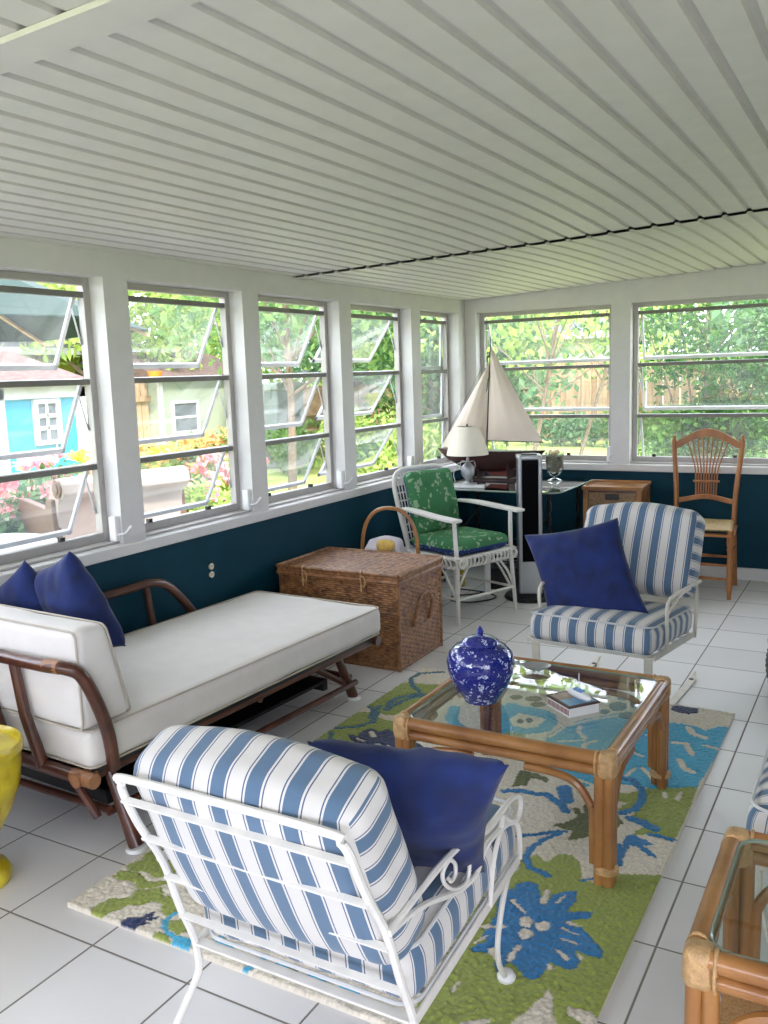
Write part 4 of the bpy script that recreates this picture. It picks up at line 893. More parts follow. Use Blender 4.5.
# ------------------------------------------------------------------ rattan tables
def poles(m, a, b, r, n=2, gap=1.9, side=Vector((0, 0, 1))):
    a, b = Vector(a), Vector(b)
    for i in range(n):
        o = side*(i-(n-1)/2)*r*gap; m.tube([a+o, b+o], r, 10)
def rattan_table(name, label, loc, W, D, H, leg_r=.017, lower=None, rz=0):
    t = thing(name, label, 'table', loc, rz); hw, hd = W/2-.034, D/2-.034; rr = .016
    m = MB()
    for s in (-1, 1):
        m.tube([(-hw, s*hd, H-.022), (hw, s*hd, H-.022)], .020, 12); m.tube([(-hw, s*hd, H-.058), (hw, s*hd, H-.058)], rr, 12)
        m.tube([(s*hw, -hd, H-.024), (s*hw, hd, H-.024)], .022, 12); m.tube([(s*hw, -hd, H-.058), (s*hw, hd, H-.058)], rr, 12)
        m.bb(-hw+.01, hw-.01, s*(hd-.018)-.006, s*(hd-.018)+.006, H-.03, H-.018); m.bb(s*(hw-.018)-.006, s*(hw-.018)+.006, -hd+.01, hd-.01, H-.03, H-.018)
    m.build('table_frame', MRATTAN, t)
    for sx in (-1, 1):
        for sy in (-1, 1):
            m = MB(); x, y = sx*hw, sy*hd
            for dx, dy in ((0, 0), (-sx*.027, 0), (0, -sy*.027)): m.tube([(x+dx*1.0, y+dy, .0), (x+dx, y+dy, H-.03)], leg_r, 10)
            lg = m.build('leg', MRATTAN, t)
            b = MB(); q = .030
            b.add(*(lambda mm: (mm.v, mm.f))(MB().box((x-sx*.008, y-sy*.008, H-.040), (.058, .058, .080)))); 
            bo_ = b.build('corner_binding', MBIND, t, smooth=True, bevel=.020); bo_.modifiers['bevel'].segments = 4
            b = MB()
            for k in range(1): b.tube([(x-sx*.036, y+(.022)*math.cos(a), H-.040+.040*math.sin(a)) for a in [j*math.pi/8 for j in range(16)]], .0035, 6, closed=True)
            b.build('rail_binding', MBIND, t); b = MB()
            b.tube([(x+(.022)*math.cos(a), y-sy*.036, H-.040+.040*math.sin(a)) for a in [j*math.pi/8 for j in range(16)]], .0035, 6, closed=True)
            b.build('rail_binding', MBIND, t); b = MB()
            b.tube([(x+.024*math.cos(a)*1.05-sx*.009, y+.024*math.sin(a)*1.05-sy*.009, .045) for a in [j*math.pi/8 for j in range(16)]], .013, 6, closed=True)
            b.build('leg_binding', MBIND, lg)
            # bent brace arching from leg to rail, one on each side
            for ax in (0, 1):
                m = MB()
                Lr = min(W, D)*.30
                if ax == 0: P = [(x-sx*.045, y, .06), (x-sx*.047, y, H*.55), (x-sx*.052, y, H-.17), (x-sx*.09, y, H-.115), (x-sx*.15, y, H-.092), (x-sx*(Lr+.03), y, H-.088)]
                else: P = [(x, y-sy*.045, .06), (x, y-sy*.047, H*.55), (x, y-sy*.052, H-.17), (x, y-sy*.09, H-.115), (x, y-sy*.15, H-.092), (x, y-sy*(Lr+.03), H-.088)]
                m.tube(spl(P, 6), .0125, 8); m.build('brace', MRATTAN, t)
    m = MB(); e = .016
    m.prism([(p[0], p[1]) for p in rim(hw-e, hd-e, 0, .045)], H-.014, H-.007); g = m.build('glass_top', [MTABLEG], t, auto=30)
    m = MB(); m.tube([(p[0], p[1], H-.0105) for p in rim(hw-e, hd-e, 0, .045)], .0042, 6, closed=True); m.build('glass_edge', MGEDGE, g)
    if lower:
        m = MB(); m.bb(-hw, hw, -hd, hd, lower-.012, lower); m.build('cane_shelf', MCANE, t, smooth=False)
    return t
MCANE = print_mat('woven_cane', srgb(196, 152, 104), srgb(160, 112, 66), 130, .4, .6)[0]
rattan_table('coffee_table', 'square rattan coffee table with inset glass top on the rug', (-.992, 2.735, RZ), .745, .78, .405, rz=0)
rattan_table('side_table', 'rattan and glass side table cropped at the lower right corner', (-.015, 1.715, 0), .55, .52, .50, leg_r=.016, lower=.18)

# jar, box and dish on the coffee table
TZ = RZ+.405-.007
t = thing('ginger_jar', 'round blue and white porcelain ginger jar on the coffee table', 'jar', (-1.155, 2.63, TZ))
m = MB(); m.lathe([(0, 0), (.055, 0), (.058, .008), (.074, .028), (.094, .062), (.108, .10), (.113, .135), (.106, .165), (.085, .188), (.056, .198)], 40); m.build('jar_body', MJAR, t)
m = MB(); m.lathe([(.060, .192), (.064, .199), (.06, .207), (.045, .217), (.02, .224), (.0, .226)], 32); ld = m.build('lid', MJAR, t)
m = MB(); m.lathe([(.010, .222), (.009, .228), (.013, .236), (.008, .248), (.0, .256)], 16); m.build('knob', mat('cobalt_glaze', srgb(26, 36, 130), .12, coat=.6), ld)
t = thing('trinket_box', 'small white sided box with a beach picture lid on the coffee table', 'box', (-.855, 2.68, TZ), R(-38))
m = MB(); m.bb(-.062, .062, -.056, .056, 0, .030)
for i in range(16): m.bb(-.058+i*.0076, -.0555+i*.0076, -.0575, -.0555, .006, .024, 1)
m.build('box_body', [MWHITE2, MRED], t, smooth=False)
m = MB(); m.bb(-.064, .064, -.058, .058, .030, .036); lid = m.build('lid', mat('lid_border', srgb(70, 44, 44), .4), t, smooth=False)
m = MB(); m.bb(-.054, .0, -.05, .05, .036, .0368, 0); m.bb(.0, .054, -.05, .05, .036, .0368, 1); m.build('lid_picture', [mat('picture_sand', srgb(150, 122, 108), .3, nscale=30, var=.2), mat('picture_sea', srgb(110, 158, 190), .3, nscale=30, var=.2)], lid, smooth=False)
t = thing('toy_boat', 'small white and blue toy boat lying on the picture lid box', 'toy', (-.835, 2.68, TZ+.037), R(-32))
m = MB()
pr = [(0, 0), (.012, .004), (.016, .012), (.013, .022), (.006, .026), (0, .027)]
vs = []; n = 14
for i in range(n+1):
    u = i/n*2-1; w = (1-abs(u)**3)**.7+.001
    for k in range(10):
        a = 2*math.pi*k/10; vs.append((u*.058, math.cos(a)*.014*w, .014+math.sin(a)*.014*w))
m.add(vs, [(i*10+k, i*10+(k+1) % 10, (i+1)*10+(k+1) % 10, (i+1)*10+k) for i in range(n) for k in range(10)]); m.build('hull', MWHITE2, t)
m = MB(); m.bb(-.02, .02, -.008, .008, .024, .034); m.build('cabin', mat('toy_blue', srgb(110, 150, 200), .4), t, smooth=False, bevel=.003)
m = MB(); m.tube([(.0, 0, .03), (.0, 0, .085)], .0015, 6); m.build('mast', MWHITE2, t)
t = thing('serving_dish', 'small oval pewter dish with wire handles at the back of the coffee table', 'dish', (-1.09, 2.985, TZ), R(20))
m = MB(); m.lathe([(0, .004), (.022, .004), (.040, .010), (.052, .020), (.054, .021), (.040, .013), (.022, .008), (0, .008)], 28, sq=.7); m.build('bowl', MSILVER, t)
m = MB()
for s in (1,): 
    m.tube(spl([(-.048, -.005, .020), (-.075, -.012, .030), (-.105, 0, .022), (-.075, .014, .026), (-.048, .006, .02)], 6), .0022, 6)
    m.tube(spl([(-.05, .0, .02), (-.08, .01, .018), (-.115, -.012, .014)], 6), .0022, 6)
m.build('handle', MSILVER, t)

# ------------------------------------------------------------------ daybed
t = thing('daybed', 'dark rattan daybed with cream mattress under the left windows', 'daybed', (-2.485, 2.70, 0), R(-3.15))
ms = cushion_mb(.385, .85, .066, .035, .012, n=26, wob=.006, seed=3).build('mattress', MCREAM, t, merge=True, auto=0); ms.location = (0, .01, .355)
m = MB()
for s in (-1, 1): m.tube([(p[0], p[1], s*.061) for p in rim(.385, .85, 0, .035, -.006)], .004, 6, closed=True)
m.build('piping', MCREAMP, ms)
# back bolster: its lower part reaches further forward
bm_ = cushion_mb(.385, .062, .165, .03, .014, n=22, wob=.005, seed=9)
bm_.v = [(x, y + (.045 if y > 0 else -.0)*max(0, -z/.165+1)*.9, z) for x, y, z in bm_.v]
bo = bm_.build('back_bolster', MCREAM, t, merge=True, auto=0); bo.location = (-.005, -.795, .585)
m = MB()
for s, k in ((-1, 0), (1, 1)): m.tube([(p[0], s*.057 + (.045*max(0, -p[1]/.165+1)*.9 if s > 0 else 0), p[1]) for p in rim(.385, .165, 0, .03, -.005)], .004, 6, closed=True)
m.build('piping', MCREAMP, bo)
m = MB(); m.bb(-.36, .36, -.82, .80, .262, .286); m.build('spring_deck', MBLACK, t, smooth=False)
m = MB(); m.bb(-.30, .27, -.70, .56, .125, .14); m.bb(-.30, .27, -.70, -.67, .09, .14); m.bb(-.30, .27, .53, .56, .09, .14); m.build('trundle_shade', MBLACK, t, smooth=False)  # black sheet stands in for under-bed shade and a folded trundle frame
m = MB()
for s in (-1, 1): m.tube([(s*.340, -.86, .258), (s*.340, .82, .258)], .022, 12)
for y in (-.845, .82): m.tube([(-.385, y, .262), (.385, y, .262)], .023, 12)
m.tube([(-.36, 0, .25), (.36, 0, .25)], .02, 10)
m.build('seat_frame', MRATDARK, t)
MRB = mat('tan_binding', srgb(150, 104, 70), .4, nscale=60, var=.2)
m = MB(); m.tube([(.30, -.845, .262), (.40, -.845, .262)], .0245, 12); m.tube([(.34, -.875, .262), (.34, -.80, .262)], .0235, 12); m.build('rail_binding', MRB, t)
m = MB()
m.tube(spl([(-.43, -.70, .60), (-.425, -.80, .635), (-.38, -.90, .645), (-.1, -.90, .640), (.18, -.90, .640), (.30, -.90, .642), (.36, -.885, .640), (.385, -.85, .61), (.392, -.81, .52), (.395, -.775, .40), (.392, -.76, .27)], 6), .0215, 12)
m.build('head_rail', MRATDARK, t)
m = MB(); m.tube([(.285, -.90, .643), (.345, -.893, .643)], .0225, 12); m.build('rail_binding', MRB, t)
for x in (-.22, -.05, .12): 
    m = MB(); m.tube([(x, -.90, .635), (x+.012, -.885, .45), (x+.03, -.85, .265)], [.017, .019, .021], 10); m.build('head_post', MRATDARK, t)
m = MB(); m.tube(spl([(-.425, -.80, .62), (-.425, -.3, .60), (-.42, .02, .60), (-.415, .17, .603), (-.415, .27, .57), (-.41, .36, .48), (-.405, .43, .38), (-.40, .45, .27)], 6), .02, 12); m.build('wall_rail', MRATDARK, t)
for y in (-.45, -.15, .15):
    m = MB(); m.tube([(-.42, y, .60), (-.405, y+.03, .27)], .016, 10); m.build('wall_post', MRATDARK, t)
for (x, y, fx, fy) in ((.35, -.75, .452, -.745), (-.35, -.75, -.40, -.80), (.27, .62, .30, .715), (-.30, .62, -.34, .71)):
    m = MB(); m.tube([(x, y, .262), ((x+fx)/2, (y+fy)/2, .14), (fx, fy, .012)], [.017, .021, .026], 12); lg = m.build('leg', MRATDARK, t)
    m = MB(); m.lathe([(0, 0), (.036, 0), (.034, .012), (.0, .014)], 20, (fx, fy, 0)); m.build('floor_cup', MWHITE2, lg)
for P in ([(.24, -.82, .25), (.33, -.79, .10)], [(.30, .40, .25), (.29, .69, .07)], [(-.30, .40, .25), (-.33, .69, .07)], [(-.2, -.82, .25), (-.33, -.79, .08)], [(.33, .70, .09), (.33, -.75, .10)], [(-.35, .70, .09), (-.36, -.75, .10)], [(.30, .70, .11), (-.33, .70, .11)], [(.34, -.75, .11), (-.36, -.77, .11)]):
    m = MB(); m.tube(P, .014, 8); m.build('stretcher', MRATDARK, t)

# ------------------------------------------------------------------ woven things
def weave(m, O, U, V, w, h, Nn, row=.0115, stake=.031, amp=.0055, mi=0, per=6):
    """one woven panel: horizontal strands passing in front of and behind upright stakes"""
    O, U, V, Nn = Vector(O), Vector(U), Vector(V), Vector(Nn); nr = max(2, int(h/row)); nu = int(w/stake)*per; nv = nr*4
    def fn(u, v):
        r = v*nr; k = min(int(r), nr-1); fr = r-k
        s = math.cos(math.pi*(u*w/stake) + math.pi*k)
        d = amp*(math.sin(math.pi*fr)**.6 if 0 < fr < 1 else 0)*(.55+.45*s) + noise.noise(Vector((u*w*30, k*1.7, 0)))*amp*.35
        return O+U*u*w+V*v*h+Nn*d
    m.grid(fn, nu, nv, mi)
t = thing('wicker_chest', 'large brown wicker chest with hinged lid beyond the daybed', 'chest', (-2.485, 4.06, 0), R(0))
w, d, h = .72, .48, .455
m = MB(); hw, hd = w/2, d/2
weave(m, (-hw, -hd, 0), (1, 0, 0), (0, 0, 1), w, h, (0, -1, 0)); weave(m, (hw, -hd, 0), (0, 1, 0), (0, 0, 1), d, h, (1, 0, 0))
weave(m, (hw, hd, 0), (-1, 0, 0), (0, 0, 1), w, h, (0, 1, 0)); weave(m, (-hw, hd, 0), (0, -1, 0), (0, 0, 1), d, h, (-1, 0, 0))
m.bb(-hw+.006, hw-.006, -hd+.006, hd-.006, .004, h-.01)
m.build('basket_body', MWICK, t, auto=0)
m = MB()
for sx in (-1, 1):
    for sy in (-1, 1): m.tube([(sx*hw, sy*hd, 0), (sx*hw, sy*hd, h)], .011, 8)
for z in (.012, .30, h-.006):
    P = [(-hw, -hd, z), (hw, -hd, z), (hw, hd, z), (-hw, hd, z)]
    for i in range(4): m.tube([P[i], P[(i+1) % 4]], .008 if z < h-.02 else .010, 8)
m.build('rim', MWICK, t)
m = MB(); e = .012; lh = .045
weave(m, (-hw-e, -hd-e, h+lh), (1, 0, 0), (0, 1, 0), w+2*e, d+2*e, (0, 0, 1), row=.012, stake=.04, amp=.005)
for a, b, U, Nn, L in (((-hw-e, -hd-e, h+.006), 0, (1, 0, 0), (0, -1, 0), w+2*e), ((hw+e, -hd-e, h+.006), 0, (0, 1, 0), (1, 0, 0), d+2*e), ((hw+e, hd+e, h+.006), 0, (-1, 0, 0), (0, 1, 0), w+2*e), ((-hw-e, hd+e, h+.006), 0, (0, -1, 0), (-1, 0, 0), d+2*e)):
    weave(m, a, U, (0, 0, 1), L, lh-.006, Nn, row=.012, stake=.03, amp=.003)
lid = m.build('lid', MWICK, t, auto=0)
m = MB(); P = [(-hw-e, -hd-e), (hw+e, -hd-e), (hw+e, hd+e), (-hw-e, hd+e)]
for z in (h+.008, h+lh): 
    for i in range(4): m.tube([(*P[i], z), (*P[(i+1) % 4], z)], .010, 8)
m.build('lid_rim', MWICK, lid)
for x in (-.19, .17):
    m = MB(); m.tube([(x+.014*math.cos(a), -hd-.022-.003*math.sin(a), h+.004+.028*math.sin(a)) for a in [k*math.pi/8 for k in range(16)]], .0035, 6, closed=True); m.tube([(x-.012, -hd-.02, h-.05), (x-.012, -hd-.024, h+.05), (x-.012, -hd-.0, h+.062)], .004, 6)
    m.build('lid_loop', MBIND, lid)
m = MB(); m.tube(spl([(hw+.008, -.09, .20), (hw+.028, -.085, .30), (hw+.03, -.04, .355), (hw+.03, .04, .355), (hw+.028, .085, .30), (hw+.008, .09, .20)], 6), .009, 8); m.build('side_handle', MWICK, t)

t = thing('handled_basket', 'round basket with tall arched handle between the wicker chest and white wicker chair', 'basket', (-2.545, 4.50, 0), R(12))
m = MB(); prof = []
nr = 34; nu = 96
def bf(u, v):
    r0 = .135+.035*math.sin(v*1.5); k = int(min(v*nr, nr-1)); fr = v*nr-k; s = math.cos(u*2*math.pi*24+math.pi*k)
    r = r0+.004*(math.sin(math.pi*fr))*(.4+.6*s); a = 2*math.pi*u
    return (r*math.cos(a), r*math.sin(a)*.8, .0+.40*v)
m.grid(bf, nu*2, nr*3); m.lathe([(0, .01), (.12, .01), (.15, .34), (0, .34)], 24, sq=.8); m.build('basket_body', MWICK, t, auto=0)
m = MB(); m.tube([(.17*math.cos(a), .136*math.sin(a), .405) for a in [k*math.pi/16 for k in range(32)]], .012, 8, closed=True); m.build('rim', MWICK, t)
m = MB(); m.tube(spl([(-.168, 0, .30), (-.172, 0, .46), (-.16, 0, .58), (-.12, 0, .67), (-.05, 0, .72), (.05, 0, .72), (.12, 0, .67), (.16, 0, .58), (.172, 0, .46), (.168, 0, .30)], 6), .012, 10); m.build('handle', MRATTAN, t)
m = cushion_mb(.115, .075, .055, .03, .01, n=14, wob=.02, seed=2); o = m.build('folded_towel', MTOWEL, None, merge=True, auto=0); o.matrix_world = Matrix.Translation((-2.57, 4.47, .475)) @ RZm(14) @ RX(24)
tag(o, 'folded lavender towel sticking out of the handled basket', 'towel')
m = cushion_mb(.05, .035, .025, .02, .01, n=10, wob=.02, seed=6); o = m.build('bundled_cloth', MYEL, None, merge=True, auto=0); o.matrix_world = Matrix.Translation((-2.50, 4.40, .525)) @ RZm(20)
o.location.z = .53; o.location.y = 4.37
tag(o, 'small mustard cloth bundle beside the towel behind the wicker chest lid', 'cloth')

# ------------------------------------------------------------------ white wicker chair (local +Y is its front)
t = thing('wicker_armchair', 'white wicker armchair with green floral cushions by the left wall', 'chair', (-2.355, 5.035, 0), R(-110.8))
for s, fy in ((-1, .255), (1, .255)):
    m = MB(); m.tube([(s*.255, fy, 0), (s*.235, .235, .37), (s*.245, .225, .63)], [.012, .014, .013], 9); m.build('leg', MWICKW, t)
    m = MB(); m.tube([(s*.235, -.30, 0), (s*.215, -.22, .35), (s*.22, -.225, .45)], [.012, .014, .013], 9); m.build('leg', MWICKW, t)
    m = MB(); m.tube(spl([(s*.25, .24, .16), (s*.20, .235, .26), (s*.13, .23, .345)], 4), .008, 7); m.tube(spl([(s*.24, .22, .16), (s*.23, .14, .27), (s*.225, .06, .345)], 4), .008, 7); m.build('brace', MWICKW, t)
    m = MB(); m.tube([(s*.245, .24, .15), (s*.225, -.26, .15)], .008, 7); m.build('stretcher', MWICKW, t)
    # flat arm
    pts = spl([(s*.235, -.24, .66), (s*.262, -.1, .66), (s*.275, .1, .645), (s*.275, .29, .635)], 5); m = MB()
    vs = []
    for i, p in enumerate(pts):
        q = .024+.014*min(1, i/6)
        for sx, sz in ((-1, -1), (1, -1), (1, 1), (-1, 1)): vs.append((p.x+sx*q, p.y, p.z+sz*.009))
    n = len(pts); m.add(vs, [(i*4+k, i*4+(k+1) % 4, (i+1)*4+(k+1) % 4, (i+1)*4+k) for i in range(n-1) for k in range(4)]+[(0, 1, 2, 3), tuple((n-1)*4+k for k in range(4))]); m.build('arm', MWICKW, t, smooth=False, bevel=.006)
m = MB(); m.tube([(-.25, .25, .15), (.25, .25, .15)], .009, 8); m.build('stretcher', MWICKW, t); m = MB(); m.tube([(-.23, -.26, .15), (.23, -.26, .15)], .009, 8); m.build('stretcher', MWICKW, t)
# seat frame with looped woven apron
m = MB(); m.tube([(p[0], p[1], .40) for p in rim(.262, .255, 0, .05)], .011, 8, closed=True); m.tube([(p[0], p[1], .345) for p in rim(.255, .248, 0, .05)], .010, 8, closed=True)
m.bb(-.25, .25, -.24, .24, .385, .397); m.build('seat', MWICKW, t)
m = MB(); ring = rim(.266, .259, 0, .05, k=4)
def along(P, n):
    P = [Vector(p) for p in P]+[Vector(P[0])]; L = [0]
    for i in range(len(P)-1): L.append(L[-1]+(P[i+1]-P[i]).length)
    out = []
    for k in range(n):
        s_ = L[-1]*k/n
        for i in range(len(P)-1):
            if L[i+1] >= s_: out.append((P[i]+(P[i+1]-P[i])*((s_-L[i])/(L[i+1]-L[i]+1e-9)), (P[i+1]-P[i]).normalized())); break
    return out
for p, tg in along(ring, 62):
    m.tube(spl([(p+tg*x+Vector((0, 0, z))) + tg.cross(Vector((0, 0, 1)))*o_ for x, z, o_ in ((-.012, .402, .012), (.006, .392, .016), (.014, .372, .012), (.004, .352, .010), (-.014, .342, .008))], 3), .0062, 5)
m.build('woven_apron', MWICKW, t)
for s in (-1, 1):
    m = MB(); m.tube([(s*.245+.0*math.cos(a), .265+.028*math.cos(a)*0+.012, .372+.026*math.sin(a)) if 0 else (s*.222+.026*math.cos(a), .272, .372+.026*math.sin(a)) for a in [k*math.pi/8 for k in range(16)]], .008, 6, closed=True); m.build('corner_loop', MWICKW, t)
# back: rounded frame with open weave
th = R(14)
def bk(x, z): return (x, -.225-(z-.40)*math.tan(th), z)
fr = [bk(-.215, .40), bk(-.225, .55), bk(-.235, .70), bk(-.235, .80), bk(-.21, .86), bk(-.15, .89), bk(0, .895), bk(.15, .89), bk(.21, .86), bk(.235, .80), bk(.235, .70), bk(.225, .55), bk(.215, .40)]
m = MB(); m.tube(spl(fr, 6), .016, 10); m.build('back_frame', MWICKW, t)
m = MB()
for i in range(-8, 9):
    x = i*.025; zt = .88-.06*(abs(x)/.24)**4
    m.tube([bk(x, .41), bk(x, zt)], .0045, 5)
for i in range(-6, 7):
    x = i*.028; m.tube(spl([bk(x-.014, .875), bk(x, .84), bk(x+.014, .875)], 3), .005, 5)
for z in (.45, .50, .55, .60, .65, .70, .75, .80, .825, .835): m.tube([bk(-.228, z), bk(.228, z)], .005, 5)
m.build('back_weave', MWICKW, t)
# its cushions rest on it
Mc = Matrix.Translation((-2.355, 5.035, 0)) @ RZm(-110.8)
cm_ = cushion_mb(.225, .225, .042, .04, .02, n=20, wob=.008, seed=4)
cm_.m = [0 if (sum(cm_.v[k][2] for k in f)/4) > -.005 else 1 for f in cm_.f]
o = cm_.build('seat_cushion', [MGREEN, MNAVYP], None, merge=True, auto=0); o.matrix_world = Mc @ Matrix.Translation((0, .02, .452)); tag(o, 'green floral seat cushion with navy underside on the white wicker chair', 'cushion')
cm_ = cushion_mb(.19, .045, .20, .04, .02, n=22, wob=.008, seed=7)
def tuft(v):
    x, y, z = v
    d = min(math.hypot(x-a, z-b) for a, b in ((-.09, .09), (.09, .09), (-.09, -.08), (.09, -.08)))
    return (x, y-math.copysign(.018*math.exp(-(d/.03)**2), y) if abs(y) > .02 else y, z)
cm_.v = [tuft(v) for v in cm_.v]
cm_.m = [0 if (sum(cm_.v[k][1] for k in f)/4) > -.012 else 1 for f in cm_.f]
o = cm_.build('back_cushion', [MGREEN, MNAVYP], None, merge=True, auto=0); o.matrix_world = Mc @ Matrix.Translation((0, -.225, .685)) @ RX(14); tag(o, 'tufted green floral back cushion leaning in the white wicker chair', 'cushion')

# ------------------------------------------------------------------ tower heater, corner glass table and what stands on it
t = thing('tower_fan', 'tall silver and black tower fan beside the corner table', 'fan', (-2.05, 5.50, 0), R(206))
# local -? : front is +Y after rotation of 202 degrees minus 180
m = MB(); m.lathe([(0, 0), (.165, 0), (.168, .01), (.16, .024), (.10, .036), (0, .036)], 40); m.build('base_disc', MBLACK, t)
def rrect(w, d, r, k=4): return [(p[0], p[1]) for p in rim(w, d, 0, r, k=k)]
m = MB(); m.prism(rrect(.078, .075, .03), .036, .93); m.build('body', MGREY, t, auto=40)
m = MB(); m.bb(-.076, -.052, .06, .092, .045, .945); m.bb(.052, .076, .06, .092, .045, .945); m.bb(-.076, .076, .06, .090, .045, .26); m.build('bezel', MSILVER, t, smooth=False, bevel=.008)
m = MB(); m.bb(-.052, .052, .06, .084, .26, .925)
for i in range(15): m.bb(-.048+i*.0065, -.0455+i*.0065, .082, .088, .27, .90)
m.build('grille', MGRILLE, t, smooth=False)
m = MB(); m.prism(rrect(.08, .085, .03), .93, .955); tp = m.build('top_cap', MSILVER, t, auto=40, bevel=.006)
m = MB(); m.bb(-.05, .05, -.04, .05, .955, .962); m.build('control_panel', MBLACK, tp, smooth=False, bevel=.003)
m = MB(); m.prism([(-.02, 0), (.05, 0), (.05, .30), (.03, .36), (-.01, .36)], -.13, -.09, 'x'); o = m.build('white_case', MWHITE2, None, smooth=False, bevel=.012); o.matrix_world = Matrix.Translation((-2.19, 5.40, .003)) @ RZm(22)
tag(o, 'slim white plastic case standing left of the tower fan', 'case')

t = thing('corner_table', 'dark wrought iron corner table with a glass top', 'table', (-2.37, 5.98, 0), 0)
m = MB(); m.prism(rrect(.50, .42, .08), .69, .702); g = m.build('glass_top', MCLEAR, t, auto=30)
m = MB(); m.tube([(p[0], p[1], .696) for p in rim(.50, .42, 0, .08)], .006, 6, closed=True); m.build('glass_edge', MGEDGE, g)
for sx in (-1, 1):
    for sy in (-1, 1):
        m = MB()
        for ph in (0, math.pi): m.tube([(sx*.40+.012*math.cos(k*.7+ph), sy*.32+.012*math.sin(k*.7+ph), .008+k*.0212) for k in range(33)], .009, 6)
        m.build('twisted_leg', MIRONK, t)
m = MB()
for z in (.678, .22):
    P = [(-.40, -.32, z), (.40, -.32, z), (.40, .32, z), (-.40, .32, z)]
    for i in range(4): m.bar(P[i], P[(i+1) % 4], .018, .012)
m.tube(spl([(-.38, -.32, .5), (-.25, -.32, .42), (-.1, -.32, .56), (0, -.32, .62), (.1, -.32, .56), (.25, -.32, .42), (.38, -.32, .5)], 6), .007, 6)
m.build('iron_frame', MIRONK, t)
GT = .703
t = thing('table_lamp', 'small table lamp with cream shade in front of the model sailboat', 'lamp', (-2.62, 5.80, GT))
m = MB(); m.lathe([(0, 0), (.055, 0), (.056, .008), (.03, .016), (.014, .024), (.018, .04), (.044, .065), (.052, .095), (.044, .13), (.022, .155), (.010, .17), (.012, .185), (.006, .2), (0, .2)], 28); m.build('lamp_base', MSILVER, t)
for s in (-1, 1):
    m = MB(); m.tube(spl([(s*.015, 0, .165), (s*.045, 0, .17), (s*.058, 0, .14), (s*.048, 0, .10)], 5), .004, 6); m.build('handle', MSILVER, t)
m = MB(); m.lathe([(0, .0), (.012, .0), (.022, .07), (.020, .11), (.006, .16), (0, .18)], 16, (0, 0, .012)); m.build('lamp_stem', MSILVER, t)
m = MB(); m.lathe([(.150, .215), (.138, .27), (.118, .33), (.095, .385), (.078, .415), (.076, .415), (.093, .385), (.116, .33), (.136, .27), (.148, .215)], 36); m.add([], []); sh = m.build('lamp_shade', MSHADE, t, auto=60)
m = MB(); m.tube([(0, 0, .19), (0, 0, .42)], .003, 6); m.tube([(-.077, 0, .41), (.077, 0, .41)], .002, 6); m.tube([(0, -.077, .41), (0, .077, .41)], .002, 6); m.lathe([(0, .415), (.008, .418), (.006, .43), (0, .435)], 10); m.build('finial', MBLACK, sh)
o = MB().tube(spl([(-2.62, 5.78, GT+.17), (-2.68, 5.75, GT+.15), (-2.70, 5.73, GT+.08), (-2.68, 5.70, GT+.012), (-2.76, 5.64, GT+.006), (-2.80, 5.60, GT+.004)], 8), .003, 6).build('lamp_cord', MWHITE2)
tag(o, 'white cord hanging from the small table lamp', 'cord')
o = MB().bb(-.11, .11, -.07, .07, 0, .012).build('picture_frame', MWHITE2, smooth=False, bevel=.003); o.matrix_world = Matrix.Translation((-2.55, 5.65, GT+.001)) @ RZm(16); tag(o, 'white flat tray under the edge of the corner table lamp', 'tray')

t = thing('model_sailboat', 'model sailboat with cream sails and dark hull on the corner table', 'model boat', (-2.56, 6.12, GT), R(-2)); t.scale = (1.1, 1.1, 1.01)
def hull(m, L0, L1, zt, zb, wmax, mi=0):
    n = 26; k = 9; vs = []
    for i in range(n+1):
        u = i/n; x = L0+(L1-L0)*u; w = wmax*math.sin(math.pi*min(1, (u*.92+.04)))**.75*(1 if u < .7 else 1-.25*(u-.7)/.3)
        kz = zt-(zt-zb)*(math.sin(math.pi*min(max((u-.02)/.96, 0), 1))**.55)
        tz = zt+.012*(abs(u-.55)*1.8)**2
        for j in range(k):
            a = math.pi*j/(k-1); vs.append((x, -w*math.cos(a), tz-(tz-kz)*math.sin(a)**.8))
    m.add(vs, [(i*k+j, i*k+j+1, (i+1)*k+j+1, (i+1)*k+j) for i in range(n) for j in range(k-1)]+[(i*k, (i+1)*k, (i+1)*k+k-1, i*k+k-1) for i in range(n)], mi)
m = MB(); hull(m, -.41, .37, .215, .055, .075); m.build('hull', MHULL, t, auto=60)
m = MB(); m.prism([(-.12, .12), (.16, .12), (.12, .03), (-.02, .03)], -.006, .006, 'y'); m.build('keel', MRED, t, smooth=False)
m = MB(); m.bb(-.13, .17, -.045, .045, 0, .018); 
for x in (-.09, .13):
    m.prism([(-.05, .015), (.05, .015), (.062, .13), (.03, .10), (-.03, .10), (-.062, .13)], x-.008, x+.008, 'x')
m.build('stand', MHULL, t, smooth=False)
m = MB(); m.tube([(-.045, 0, .21), (-.005, 0, 1.035)], [.006, .0035], 8); m.build('mast', MBLACK, t)
m = MB(); m.tube([(-.045, 0, .285), (.36, 0, .28)], .004, 8); m.tube([(.10, 0, .28), (.10, 0, .215)], .0015, 5); m.tube([(.24, 0, .28), (.24, 0, .215)], .0015, 5); m.build('boom', MBLACK, t)
def sail(a, b, c, bel, name):
    a, b, c = Vector(a), Vector(b), Vector(c); m = MB(); n = 14
    for off in (0, .0015):
        def fn(u, v):
            p = a*(1-v)+(b*(1-u)+c*u)*v; e = math.sin(math.pi*u)*math.sin(math.pi*min(1, v*.9+.05)); return p+Vector((0, -bel*e-off+.002*math.sin(u*22), 0))
        m.grid(fn, n, n, flip=bool(off))
    m.build(name, MSAIL, t, auto=0)
sail((-.002, 0, .965), (-.04, 0, .29), (.355, 0, .285), .03, 'mainsail')
